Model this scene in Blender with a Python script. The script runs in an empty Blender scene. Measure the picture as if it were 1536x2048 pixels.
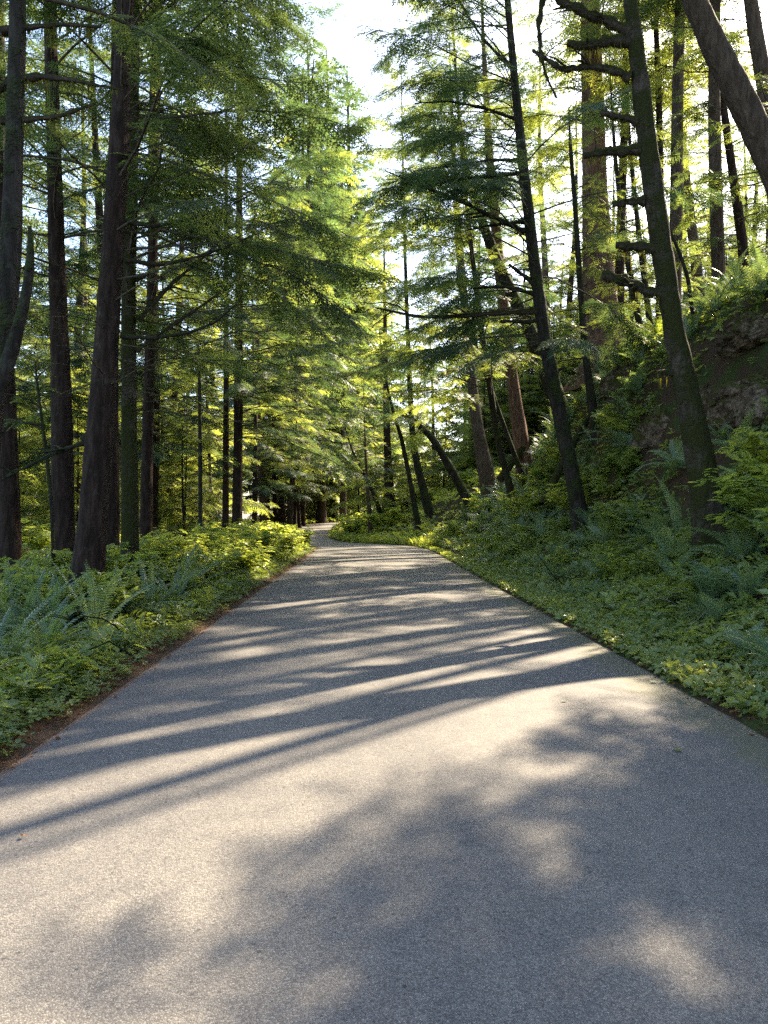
import bpy, math, random
import numpy as np
from mathutils import Vector

rs = np.random.RandomState(7)
random.seed(7)
S = bpy.context.scene
COL = S.collection
R = math.radians

# ------------------------------------------------------------------ camera, sky, sun, exposure
F_PX, CX, HY = 1479.0, 768.0, 1030.0          # focal length, centre and horizon in photograph pixels
CAM_Z = 1.6
cam_d = bpy.data.cameras.new('camera')
cam_d.sensor_fit = 'VERTICAL'
cam_d.sensor_height = 36.0
cam_d.lens = 36.0 * F_PX / 2048.0
cam_d.clip_start = 0.05
cam_d.clip_end = 2000
cam = bpy.data.objects.new('camera', cam_d)
COL.objects.link(cam)
cam.location = (0, 0, CAM_Z)
cam.rotation_euler = (R(90.23), 0, 0)
S.camera = cam

SUN_AZ, SUN_EL = 43.0, 40.0
TK = math.tan(R(SUN_EL))
world = bpy.data.worlds.new('World')
S.world = world
world.use_nodes = True
wn = world.node_tree
wn.nodes.clear()
sky = wn.nodes.new('ShaderNodeTexSky')
sky.sky_type = 'NISHITA'
sky.sun_disc = False
sky.sun_elevation = R(SUN_EL)
sky.sun_rotation = R(SUN_AZ)
sky.air_density = 1.0
sky.dust_density = 2.0
bg = wn.nodes.new('ShaderNodeBackground')
bg.inputs['Strength'].default_value = 0.125
wo = wn.nodes.new('ShaderNodeOutputWorld')
wn.links.new(sky.outputs[0], bg.inputs[0])
wn.links.new(bg.outputs[0], wo.inputs[0])

sun_dir = Vector((math.sin(R(SUN_AZ)) * math.cos(R(SUN_EL)), math.cos(R(SUN_AZ)) * math.cos(R(SUN_EL)), math.sin(R(SUN_EL))))
sl = bpy.data.lights.new('sun', 'SUN')
sl.energy = 5.0
sl.angle = R(0.55)
sl.color = (1.0, 0.84, 0.62)
sun = bpy.data.objects.new('sun', sl)
COL.objects.link(sun)
sun.rotation_euler = (-sun_dir).to_track_quat('-Z', 'Y').to_euler()
sun.location = sun_dir * 60

S.view_settings.view_transform = 'Standard'
S.view_settings.look = 'None'
S.view_settings.gamma = 1.0
S.view_settings.use_curve_mapping = False
S.view_settings.exposure = 2.5
cy = S.cycles
cy.max_bounces = 6
cy.diffuse_bounces = 4
cy.glossy_bounces = 2
cy.transmission_bounces = 4
cy.volume_bounces = 0
cy.use_denoising = False
try:
    cy.denoiser = 'OPENIMAGEDENOISE'
except Exception:
    pass
cy.sample_clamp_indirect = 6.0
S.render.use_persistent_data = False

# ------------------------------------------------------------------ numpy noise
_ph = np.random.RandomState(3).uniform(0, 6.283, (24, 3))
_dr = np.random.RandomState(4).normal(size=(24, 3))
_dr /= np.linalg.norm(_dr, axis=1)[:, None]

def nz(p, scale=1.0, octaves=4, seed=0):
    p = np.asarray(p, float) * scale
    out = np.zeros(p.shape[:-1]); a = 1.0; tot = 0.0; f = 1.0
    for o in range(octaves):
        v = np.zeros(p.shape[:-1])
        for k in range(4):
            i = (o * 4 + k + seed * 5) % 24
            w = p @ _dr[i] * f * 2.4
            v += np.sin(w + _ph[i, 0] + seed + 1.3 * np.sin(p @ _dr[(i + 7) % 24] * f * 1.7 + _ph[i, 1]))
        out += a * v / 4; tot += a; a *= 0.5; f *= 2.03
    return out / tot

# ------------------------------------------------------------------ tags, mesh builder
def tag(o, label=None, cat=None, group=None, kind=None):
    if label: o['label'] = label
    if cat: o['category'] = cat
    if group: o['group'] = group
    if kind: o['kind'] = kind
    return o

def empty(name, loc, rz=0.0, sc=1.0):
    o = bpy.data.objects.new(name, None)
    o.location = loc; o.rotation_euler = (0, 0, rz); o.scale = (sc, sc, sc)
    o.empty_display_size = 0.2
    COL.objects.link(o)
    return o

def link(name, me, parent=None, loc=(0, 0, 0), rot=(0, 0, 0), sc=1.0):
    o = bpy.data.objects.new(name, me)
    o.location = loc; o.rotation_euler = rot
    o.scale = (sc, sc, sc) if np.isscalar(sc) else sc
    COL.objects.link(o)
    if parent is not None: o.parent = parent
    return o

class MB:
    """collects vertices and faces of 3 or 4 corners and makes one mesh of them"""
    def __init__(self):
        self.v = []; self.f = []; self.n = 0
    def add(self, v, f, mat=0, smooth=False, var=None):
        v = np.asarray(v, np.float32).reshape(-1, 3); f = np.asarray(f, np.int32)
        self.v.append(v)
        self.f.append((f + self.n, mat, smooth, var)); self.n += len(v)
    def inst(self, tv, tf, mats, pos, mat=0, smooth=False):
        """template placed by m 3x3 matrices and positions"""
        tv = np.asarray(tv, np.float32); tf = np.asarray(tf, np.int32); m = len(pos)
        if m == 0: return
        v = np.einsum('mij,nj->mni', np.asarray(mats, np.float32), tv) + np.asarray(pos, np.float32)[:, None, :]
        f = tf[None, :, :] + (np.arange(m) * len(tv))[:, None, None]
        var = np.repeat(np.random.RandomState(m).rand(m), len(tf))
        self.add(v.reshape(-1, 3), f.reshape(-1, tf.shape[1]), mat, smooth, var)
    def mesh(self, name, mats):
        me = bpy.data.meshes.new(name)
        V = np.concatenate(self.v)
        loops = np.concatenate([f.ravel() for f, *_ in self.f])
        tot = np.concatenate([np.full(len(f), f.shape[1], np.int32) for f, *_ in self.f])
        start = np.concatenate([[0], np.cumsum(tot)[:-1]]).astype(np.int32)
        mi = np.concatenate([np.full(len(f), m, np.int32) for f, m, *_ in self.f])
        sm = np.concatenate([np.full(len(f), s, bool) for f, m, s, _ in self.f])
        va = np.concatenate([(x if x is not None else np.full(len(f), .5)) for f, m, s, x in self.f]).astype(np.float32)
        me.vertices.add(len(V)); me.vertices.foreach_set('co', V.ravel())
        me.loops.add(len(loops)); me.loops.foreach_set('vertex_index', loops)
        me.polygons.add(len(tot)); me.polygons.foreach_set('loop_start', start)
        try: me.polygons.foreach_set('loop_total', tot)
        except Exception: pass
        me.polygons.foreach_set('material_index', mi)
        me.polygons.foreach_set('use_smooth', sm)
        for m in mats: me.materials.append(m)
        a = me.attributes.new('var', 'FLOAT', 'FACE'); a.data.foreach_set('value', va)
        me.update(calc_edges=True)
        return me
    def build(self, name, mats, parent=None, **k):
        return link(name, self.mesh(name, mats), parent, **k)

def tube(pts, rad, sides=8, rough=0.0, rs_=1.0, cap=True, furrow=0.0, flare_at=None):
    pts = np.asarray(pts, float); rad = np.asarray(rad, float); n = len(pts)
    T = np.gradient(pts, axis=0); T /= np.linalg.norm(T, axis=1)[:, None] + 1e-9
    up = np.array([0, 0, 1.0]) if abs(T[0, 2]) < .9 else np.array([1.0, 0, 0])
    N = np.cross(T[0], up); N /= np.linalg.norm(N)
    a = np.arange(sides) * 2 * math.pi / sides
    V = np.zeros((n, sides, 3))
    for i in range(n):
        N = N - T[i] * (N @ T[i]); N /= np.linalg.norm(N) + 1e-9
        B = np.cross(T[i], N)
        V[i] = pts[i] + rad[i] * (np.cos(a)[:, None] * N + np.sin(a)[:, None] * B)
    if rough:
        q = V.copy()
        d = V - pts[:, None, :]
        V += d * (rough * (nz(q * np.array([1, 1, .35]), rs_, 4, 2) + .6 * nz(q * np.array([1, 1, .7]), rs_ * 3.5, 3, 4)))[..., None]
    if furrow:
        d = V - pts[:, None, :]
        g = nz(V * np.array([1, 1, .16]), 7.5, 3, 3)
        e = 1 - np.abs(g) ** .7 * 2.2 + .5 * nz(V * np.array([1, 1, .5]), 16, 2, 1)
        V += d * (furrow * e)[..., None]
    if flare_at is not None:
        d = V - pts[:, None, :]
        h = np.maximum(pts[:, 2] - flare_at, 0)[:, None]
        lob = np.clip(np.cos(a[None, :] * 5 + 1.3) + .6 * np.cos(a[None, :] * 3 + pts[0, 0]), 0, 2)
        V += d * (np.exp(-h / .38) * (.12 + .33 * lob))[..., None]
    i, j = np.meshgrid(np.arange(n - 1), np.arange(sides), indexing='ij')
    k = (j + 1) % sides
    Fq = np.stack([i * sides + j, i * sides + k, (i + 1) * sides + k, (i + 1) * sides + j], -1).reshape(-1, 4)
    return V.reshape(-1, 3), Fq

def add_tube(mb, pts, rad, sides=8, mat=0, rough=0.0, rs_=1.0):
    v, f = tube(pts, rad, sides, rough, rs_)
    mb.add(v, f, mat, True)
    n = len(pts)
    if sides >= 5:                                     # close the end
        c = len(v)
        e = np.arange(sides) + (n - 1) * sides
        tip = np.asarray(pts[-1]) + (np.asarray(pts[-1]) - np.asarray(pts[-2])) * .01
        vv = np.vstack([v[e], tip[None]])
        mb.add(vv, [[k, (k + 1) % sides, sides] for k in range(sides)], mat, True)

# ------------------------------------------------------------------ materials
def mat_new(name):
    m = bpy.data.materials.new(name); m.use_nodes = True
    nt = m.node_tree; nt.nodes.clear()
    return m, nt

def nd(nt, t, **k):
    n = nt.nodes.new(t)
    for a, b in k.items():
        if hasattr(n, a): setattr(n, a, b)
    return n

def ramp(nt, fac, stops):
    r = nt.nodes.new('ShaderNodeValToRGB')
    while len(r.color_ramp.elements) < len(stops): r.color_ramp.elements.new(.5)
    for e, (p, c) in zip(r.color_ramp.elements, stops):
        e.position = p; e.color = (*c, 1) if len(c) == 3 else c
    nt.links.new(fac, r.inputs[0])
    return r.outputs[0]

def noise(nt, vec, scale, detail=4, rough=.55, dist=0.0):
    n = nt.nodes.new('ShaderNodeTexNoise')
    n.inputs['Scale'].default_value = scale; n.inputs['Detail'].default_value = detail
    n.inputs['Roughness'].default_value = rough; n.inputs['Distortion'].default_value = dist
    if vec is not None: nt.links.new(vec, n.inputs['Vector'])
    return n.outputs[0]

def voro(nt, vec, scale, feat='F1', out=0):
    n = nt.nodes.new('ShaderNodeTexVoronoi'); n.feature = feat
    n.inputs['Scale'].default_value = scale
    nt.links.new(vec, n.inputs['Vector'])
    return n.outputs[out]

def mathn(nt, op, a, b=None, clamp=False):
    n = nt.nodes.new('ShaderNodeMath'); n.operation = op; n.use_clamp = clamp
    for i, x in enumerate((a, b)):
        if x is None: continue
        if isinstance(x, (int, float)): n.inputs[i].default_value = x
        else: nt.links.new(x, n.inputs[i])
    return n.outputs[0]

def mix(nt, fac, a, b):
    n = nt.nodes.new('ShaderNodeMix'); n.data_type = 'RGBA'
    for sock, x in ((n.inputs[0], fac), (n.inputs[6], a), (n.inputs[7], b)):
        if isinstance(x, (int, float)): sock.default_value = x
        elif isinstance(x, tuple): sock.default_value = (*x, 1)
        else: nt.links.new(x, sock)
    return n.outputs[2]

def coords(nt, kind='Object', scale=None):
    c = nt.nodes.new('ShaderNodeTexCoord').outputs[kind]
    if scale:
        m = nt.nodes.new('ShaderNodeMapping'); m.inputs['Scale'].default_value = scale
        nt.links.new(c, m.inputs[0]); return m.outputs[0]
    return c

def finish(nt, col, rough=.8, bump=None, bstr=.5, bdist=.02, spec=.3):
    p = nt.nodes.new('ShaderNodeBsdfPrincipled')
    if isinstance(col, tuple): p.inputs['Base Color'].default_value = (*col, 1)
    else: nt.links.new(col, p.inputs['Base Color'])
    if isinstance(rough, (int, float)): p.inputs['Roughness'].default_value = rough
    else: nt.links.new(rough, p.inputs['Roughness'])
    p.inputs['Specular IOR Level'].default_value = spec
    if bump is not None:
        b = nt.nodes.new('ShaderNodeBump'); b.inputs['Strength'].default_value = bstr
        b.inputs['Distance'].default_value = bdist
        nt.links.new(bump, b.inputs['Height']); nt.links.new(b.outputs[0], p.inputs['Normal'])
    o = nt.nodes.new('ShaderNodeOutputMaterial'); nt.links.new(p.outputs[0], o.inputs[0])
    return p, o

def leaf_mat(name, c1, c2, c3, trans=.5, rough=.45, tcol=1.0, spec=.35, warm=(1.42, 1.22, .58)):
    """leaves: three tones chosen by leaf and by plant; light passes through them"""
    m, nt = mat_new(name)
    at = nd(nt, 'ShaderNodeAttribute', attribute_name='var')
    oi = nt.nodes.new('ShaderNodeObjectInfo')
    geo = nt.nodes.new('ShaderNodeNewGeometry')
    n1 = noise(nt, geo.outputs['Position'], .9, 3)
    f = mathn(nt, 'ADD', mathn(nt, 'MULTIPLY', at.outputs['Fac'], .35), mathn(nt, 'MULTIPLY', oi.outputs['Random'], .3))
    f = mathn(nt, 'ADD', f, mathn(nt, 'MULTIPLY', n1, .6))
    col = ramp(nt, f, [(.25, c1), (.6, c2), (.95, c3)])
    p = nt.nodes.new('ShaderNodeBsdfPrincipled')
    nt.links.new(col, p.inputs['Base Color'])
    p.inputs['Roughness'].default_value = rough; p.inputs['Specular IOR Level'].default_value = spec
    t = nt.nodes.new('ShaderNodeBsdfTranslucent')
    tc = nt.nodes.new('ShaderNodeMix'); tc.data_type = 'RGBA'; tc.blend_type = 'MULTIPLY'; tc.inputs[0].default_value = 1
    nt.links.new(col, tc.inputs[6]); tc.inputs[7].default_value = tuple(w * tcol for w in warm) + (1,)
    nt.links.new(tc.outputs[2], t.inputs['Color'])
    mx = nt.nodes.new('ShaderNodeMixShader'); mx.inputs[0].default_value = trans
    nt.links.new(p.outputs[0], mx.inputs[1]); nt.links.new(t.outputs[0], mx.inputs[2])
    o = nt.nodes.new('ShaderNodeOutputMaterial'); nt.links.new(mx.outputs[0], o.inputs[0])
    return m

def bark_mat(name, dark, mid, light, moss=.4, mosscol=(.045, .06, .012), scale=1.0):
    m, nt = mat_new(name)
    v = coords(nt, 'Object', (1, 1, .2))
    v2 = coords(nt, 'Object')
    a = noise(nt, v, 14 * scale, 6, .65, .3)
    c = voro(nt, v, 9 * scale)
    h = mathn(nt, 'ADD', mathn(nt, 'MULTIPLY', a, .9), mathn(nt, 'MULTIPLY', c, .18))
    col = ramp(nt, h, [(.25, dark), (.5, mid), (.75, light)])
    lich = noise(nt, v2, 5, 5, .7)
    col = mix(nt, mathn(nt, 'MULTIPLY', mathn(nt, 'SUBTRACT', lich, .58), 4, True), col, (.07, .068, .052))
    geo = nt.nodes.new('ShaderNodeNewGeometry')
    sp = nt.nodes.new('ShaderNodeSeparateXYZ'); nt.links.new(geo.outputs['Normal'], sp.inputs[0])
    mn = noise(nt, v2, 1.6, 6, .7)
    mf = mathn(nt, 'ADD', mathn(nt, 'MULTIPLY', sp.outputs[2], .35), mathn(nt, 'SUBTRACT', mn, .68 - moss * .32))
    mf = mathn(nt, 'MULTIPLY', mf, 7, True)
    fine = noise(nt, v2, 60, 4)
    mc = ramp(nt, fine, [(.3, tuple(x * .45 for x in mosscol)), (.6, mosscol), (.8, tuple(x * 1.9 for x in mosscol))])
    col = mix(nt, mf, col, mc)
    bh = mathn(nt, 'ADD', h, mathn(nt, 'MULTIPLY', mf, mathn(nt, 'ADD', fine, .4)))
    finish(nt, col, .9, bh, 1.0, .07, .15)
    return m

M = {}
M['bark_red'] = bark_mat('bark_red', (.006, .0035, .0025), (.02, .0115, .0075), (.05, .031, .022), .2)
M['bark_moss'] = bark_mat('bark_moss', (.006, .005, .003), (.02, .0155, .011), (.048, .04, .029), .6)
M['bark_pale'] = bark_mat('bark_pale', (.022, .015, .01), (.062, .042, .028), (.12, .086, .06), .25)
M['bark_heavy_moss'] = bark_mat('bark_heavy_moss', (.014, .01, .007), (.045, .034, .023), (.09, .07, .05), .92, (.045, .047, .010))
M['twig'] = bark_mat('twig_wood', (.025, .018, .012), (.07, .055, .038), (.15, .125, .09), .6, (.06, .075, .018))
M['bark_sun_tint'] = bark_mat('bark_sun_tint', (.035, .017, .01), (.11, .058, .036), (.2, .12, .08), .1)  # redder bark, the massive trunk's sunlit warmth put into its colour
M['dead'] = bark_mat('dead_twig', (.1, .08, .06), (.24, .2, .15), (.4, .35, .28), 0)
M['needle'] = leaf_mat('needle_green', (.02, .034, .018), (.038, .06, .026), (.075, .098, .036), .58, .5, 2.7)
M['needle_blue'] = leaf_mat('needle_blue_green', (.017, .036, .026), (.032, .062, .038), (.06, .09, .036), .5, .5, 2.5)
M['needle_light'] = leaf_mat('needle_light_green', (.048, .074, .026), (.085, .113, .038), (.12, .145, .05), .6, .5, 3.1)
M['leaf'] = leaf_mat('broad_leaf', (.055, .10, .03), (.135, .185, .052), (.23, .27, .075), .46, .34, 2.0, .55)
M['leaf_light'] = leaf_mat('light_leaf', (.085, .135, .035), (.14, .185, .05), (.19, .22, .065), .52, .4, 2.6, .45)
M['fern'] = leaf_mat('fern_frond', (.05, .10, .05), (.105, .165, .085), (.18, .24, .115), .39, .35, 1.8, .6)
M['fern_light'] = leaf_mat('fern_frond_light', (.05, .085, .02), (.09, .13, .03), (.14, .165, .04), .5, .4, 2.2, .45)
M['clover'] = leaf_mat('clover_leaf', (.07, .11, .03), (.135, .18, .052), (.22, .26, .085), .42, .4, 1.6, .45)
M['dry'] = leaf_mat('dry_needles', (.06, .025, .01), (.14, .06, .022), (.25, .12, .045), .15, .8, 1.0, .2)
M['leaf_pale'] = leaf_mat('pale_fallen_leaf', (.2, .26, .1), (.3, .34, .18), (.42, .42, .28), .3, .6, 1, .3)
M['moss'] = leaf_mat('hanging_moss', (.03, .035, .008), (.07, .075, .015), (.13, .13, .035), .5, .8, 1.5, .1)

def soil_mat():
    m, nt = mat_new('forest_soil')
    geo = nt.nodes.new('ShaderNodeNewGeometry'); P_ = geo.outputs['Position']
    a = noise(nt, P_, 1.1, 6, .6); b = noise(nt, P_, 38, 5, .7)
    col = ramp(nt, b, [(.3, (.012, .008, .005)), (.5, (.045, .028, .016)), (.68, (.1, .06, .032)), (.8, (.17, .11, .06))])
    g = ramp(nt, noise(nt, P_, 25, 4), [(.3, (.015, .025, .007)), (.6, (.04, .06, .014)), (.8, (.07, .09, .022))])
    at = nd(nt, 'ShaderNodeAttribute', attribute_name='litter')
    mf = mathn(nt, 'MULTIPLY', mathn(nt, 'SUBTRACT', a, .47), 8, True)
    mf = mathn(nt, 'MULTIPLY', mf, mathn(nt, 'SUBTRACT', 1.0, at.outputs['Fac'], True))
    col = mix(nt, mf, col, g)
    ndl = ramp(nt, noise(nt, P_, 90, 5, .8), [(.35, (.018, .013, .009)), (.52, (.07, .048, .032)), (.68, (.2, .15, .10))])
    col = mix(nt, mathn(nt, 'MULTIPLY', at.outputs['Fac'], .85), col, ndl)
    finish(nt, col, .95, b, .8, .03, .1)
    return m
M['soil'] = soil_mat()

def asphalt_mat():
    m, nt = mat_new('asphalt')
    geo = nt.nodes.new('ShaderNodeNewGeometry'); P_ = geo.outputs['Position']
    st = voro(nt, P_, 140)                                  # stones of the chip seal
    stc = nt.nodes.new('ShaderNodeTexVoronoi'); stc.inputs['Scale'].default_value = 140
    nt.links.new(P_, stc.inputs['Vector'])
    sp = nt.nodes.new('ShaderNodeSeparateColor'); nt.links.new(stc.outputs['Color'], sp.inputs[0])
    fn = noise(nt, P_, 150, 4, .8)
    tn = mathn(nt, 'ADD', mathn(nt, 'MULTIPLY', sp.outputs[0], .35), mathn(nt, 'MULTIPLY', fn, .75))
    tone = ramp(nt, tn, [(.25, (.045, .043, .04)), (.44, (.104, .097, .088)), (.64, (.152, .142, .128)), (.88, (.25, .235, .21))])
    gap = mathn(nt, 'MULTIPLY', mathn(nt, 'SUBTRACT', st, .38), 5, True)
    col = mix(nt, mathn(nt, 'MULTIPLY', gap, .4), tone, (.028, .027, .028))
    big = noise(nt, P_, .55, 5, .6); mid = noise(nt, P_, 6, 5, .65)
    w = mathn(nt, 'ADD', mathn(nt, 'MULTIPLY', big, .55), mathn(nt, 'MULTIPLY', mid, .45))
    wear = ramp(nt, w, [(.3, (.66, .66, .68)), (.46, (.95, .95, .95)), (.54, (1.03, 1.02, 1.0)), (.7, (1.28, 1.25, 1.2))])
    mu = nt.nodes.new('ShaderNodeMix'); mu.data_type = 'RGBA'; mu.blend_type = 'MULTIPLY'; mu.inputs[0].default_value = 1
    nt.links.new(col, mu.inputs[6]); nt.links.new(wear, mu.inputs[7]); col = mu.outputs[2]
    att = nd(nt, 'ShaderNodeAttribute', attribute_name='edge'); ss = nt.nodes.new('ShaderNodeSeparateXYZ'); nt.links.new(att.outputs['Vector'], ss.inputs[0])
    tr = ramp(nt, mathn(nt, 'ADD', ss.outputs[2], mathn(nt, 'MULTIPLY', mathn(nt, 'SUBTRACT', mid, .5), .35)), [(0, (.80, .80, .82)), (.35, (.95, .95, .95)), (.6, (1.06, 1.05, 1.03)), (1, (1.14, 1.12, 1.08))])
    m2 = nt.nodes.new('ShaderNodeMix'); m2.data_type = 'RGBA'; m2.blend_type = 'MULTIPLY'; m2.inputs[0].default_value = 1
    nt.links.new(col, m2.inputs[6]); nt.links.new(tr, m2.inputs[7]); col = m2.outputs[2]
    # dark tar pits
    pit = voro(nt, P_, 17); pr = noise(nt, P_, 3.1, 3)
    pf = mathn(nt, 'MULTIPLY', mathn(nt, 'SUBTRACT', mathn(nt, 'MULTIPLY', pr, .3), pit), 12, True)
    col = mix(nt, mathn(nt, 'MULTIPLY', pf, .7), col, (.022, .022, .024))
    # moss film and needles creeping in from the edges
    at = nd(nt, 'ShaderNodeAttribute', attribute_name='edge')
    sx = nt.nodes.new('ShaderNodeSeparateXYZ'); nt.links.new(at.outputs['Vector'], sx.inputs[0])
    e1 = noise(nt, P_, 2.2, 6, .7); e2 = noise(nt, P_, 45, 4, .7)
    mf = mathn(nt, 'MULTIPLY', mathn(nt, 'SUBTRACT', mathn(nt, 'ADD', sx.outputs[0], mathn(nt, 'MULTIPLY', e1, .9)), 1.02), 4, True)
    mf = mathn(nt, 'MULTIPLY', mf, mathn(nt, 'MULTIPLY', mathn(nt, 'SUBTRACT', e2, .35), 4, True))
    col = mix(nt, mathn(nt, 'MULTIPLY', mf, .65), col, (.085, .085, .025))
    lf = mathn(nt, 'MULTIPLY', mathn(nt, 'SUBTRACT', mathn(nt, 'ADD', sx.outputs[1], mathn(nt, 'MULTIPLY', e1, .7)), .95), 5, True)
    lf = mathn(nt, 'MULTIPLY', lf, mathn(nt, 'MULTIPLY', mathn(nt, 'SUBTRACT', e2, .38), 5, True))
    col = mix(nt, mathn(nt, 'MULTIPLY', lf, .8), col, (.2, .1, .045))
    h = mathn(nt, 'SUBTRACT', mathn(nt, 'MULTIPLY', sp.outputs[1], .35), mathn(nt, 'MULTIPLY', st, .9))
    finish(nt, col, .74, h, .38, .008, .3)
    return m
M['asphalt'] = asphalt_mat()

def rock_mat():
    m, nt = mat_new('mossy_rock')
    geo = nt.nodes.new('ShaderNodeNewGeometry'); P_ = geo.outputs['Position']
    a = noise(nt, P_, 3.5, 7, .65); b = noise(nt, P_, 22, 5, .7)
    h = mathn(nt, 'ADD', mathn(nt, 'MULTIPLY', a, .6), mathn(nt, 'MULTIPLY', b, .4))
    col = ramp(nt, h, [(.38, (.018, .012, .008)), (.47, (.085, .06, .04)), (.56, (.17, .13, .09)), (.66, (.26, .21, .15))])
    sp = nt.nodes.new('ShaderNodeSeparateXYZ'); nt.links.new(geo.outputs['Normal'], sp.inputs[0])
    mf = mathn(nt, 'ADD', sp.outputs[2], mathn(nt, 'MULTIPLY', mathn(nt, 'SUBTRACT', noise(nt, P_, 1.7, 6, .7), .5), 3.2))
    mf = mathn(nt, 'MULTIPLY', mathn(nt, 'SUBTRACT', mf, .15), 4, True)
    mc = ramp(nt, noise(nt, P_, 50, 4), [(.3, (.02, .022, .004)), (.6, (.06, .06, .012)), (.8, (.11, .1, .025))])
    col = mix(nt, mf, col, mc)
    finish(nt, col, .92, mathn(nt, 'ADD', h, mathn(nt, 'MULTIPLY', mf, .5)), 1.0, .08, .15)
    return m
M['rock'] = rock_mat()

# ------------------------------------------------------------------ road line and terrain
_yy = np.arange(-60, 420, .5)
def _table(ys, vs, sig=5):
    t = np.interp(_yy, ys, vs)
    k = np.exp(-.5 * (np.arange(-25, 26) * .5 / (sig / 2)) ** 2); k /= k.sum()
    return np.convolve(np.pad(t, 25, 'edge'), k, 'valid')
_c0 = lambda y: .30 - .0225 * y
_XC = _table([-60, 0, 30, 36, 40, 44, 50, 58, 75, 88, 100, 115, 140, 200, 420],
             [_c0(-60), _c0(0), _c0(30), -.55, -1.1, -2.5, -5.2, -6.9, -8.0, -7.6, -4.5, 3, 18, 55, 150], 3)
_ZR = _table([-60, 0, 34, 42, 50, 60, 90, 110, 160, 420], [0, 0, 0, -.1, -.28, -.2, .38, .9, 1.6, 4], 5)
_HC = _table([-60, 10, 18, 28.5, 33, 40, 56, 75, 100, 420], [6.9, 6.9, 7.0, 7.3, 5.4, 4.5, 2.9, 1.8, 1.1, 1.0], 4)
_UC = _table([-60, 36, 46, 56, 75, 420], [6.2, 6.2, 7.6, 8.8, 9, 9], 5)
tab = lambda T, y: np.interp(y, _yy, T)
def sstep(a, b, x):
    t = np.clip((x - a) / (b - a), 0, 1); return t * t * (3 - 2 * t)

def ground(x, y):
    x = np.asarray(x, float); y = np.asarray(y, float)
    x, y = np.broadcast_arrays(x, y)
    s = x - tab(_XC, y); zr = tab(_ZR, y)
    p = np.stack([x, y, np.zeros_like(x)], -1)
    n1 = nz(p, .35, 4, 1); n2 = nz(p, 2.2, 3, 2); n3 = nz(p, .04, 2, 3)
    edge = np.abs(s) - 2.62 + .07 * n2 + .05 * nz(p, 9, 2, 3)
    z = -.07 + .085 * sstep(-.22, .14, edge)
    ur = s - 2.7
    uc = tab(_UC, y); hc = tab(_HC, y)
    k = hc / 6.6
    # bank: gentle foot, steep face, level top
    foot = .95 * sstep(.6, 3.0, ur) * np.minimum(k * 1.3, 1.0)
    face = (hc - .95 * np.minimum(k * 1.3, 1)) * sstep(2.6, uc + .1, ur)
    top = .13 * np.maximum(ur - uc, 0) * np.exp(-np.maximum(ur - uc, 0) / 90)
    amp = sstep(1.0, 4.0, ur)
    zr_side = foot + face + top + amp * (.33 * n1 + .1 * n2)
    ul = -s - 2.7
    zl = -.1 * sstep(.5, 3.0, ul) - .018 * np.maximum(ul - 2, 0) + sstep(.6, 3, ul) * (.14 * n1 + .04 * n2)
    z = z + np.where(ur > 0, zr_side, 0) + np.where(ul > 0, zl, 0)
    z = z + zr * np.exp(-np.maximum(np.abs(s) - 4, 0) / 40) + .8 * n3 * sstep(12, 40, np.abs(s))
    return z
def gz(x, y): return float(ground(x, y))

def make_ground():
    s = np.concatenate([-np.geomspace(260, 14, 30), np.arange(-13.5, -3.6, .4), np.arange(-3.5, -2.1, .07), [-1.2, 0, 1.2],
                        np.arange(2.1, 3.6, .07), np.arange(3.65, 11.5, .16), np.geomspace(12, 260, 34)])
    y = np.concatenate([np.arange(-40, 0, 1.0), np.arange(0, 34, .2), np.arange(34, 70, .5), np.arange(70, 130, 1.5), np.geomspace(132, 400, 22)])
    SS, YY = np.meshgrid(s, y)
    X = SS + tab(_XC, YY)
    Z = ground(X, YY)
    p3 = np.stack([X, YY, Z], -1)
    steep = sstep(3.2, 5.0, SS - 2.7) * (1 - sstep(7.0, 9.5, SS - 2.7))
    X = X + steep * .35 * nz(p3, .9, 4, 5)
    V = np.stack([X, YY, Z], -1).reshape(-1, 3)
    ny, nx = SS.shape
    i, j = np.meshgrid(np.arange(ny - 1), np.arange(nx - 1), indexing='ij')
    Fq = np.stack([i * nx + j, i * nx + j + 1, (i + 1) * nx + j + 1, (i + 1) * nx + j], -1).reshape(-1, 4)
    mb = MB(); mb.add(V, Fq, 0, True)
    o = mb.build('ground', [M['soil']])
    tag(o, 'brown forest soil rising in a steep bank on one side', 'ground', kind='structure')
    lit = (sstep(-2.9, -2.74, SS) * (SS < 0)).astype(np.float32)
    a = o.data.attributes.new('litter', 'FLOAT', 'POINT'); a.data.foreach_set('value', lit.ravel())

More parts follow.
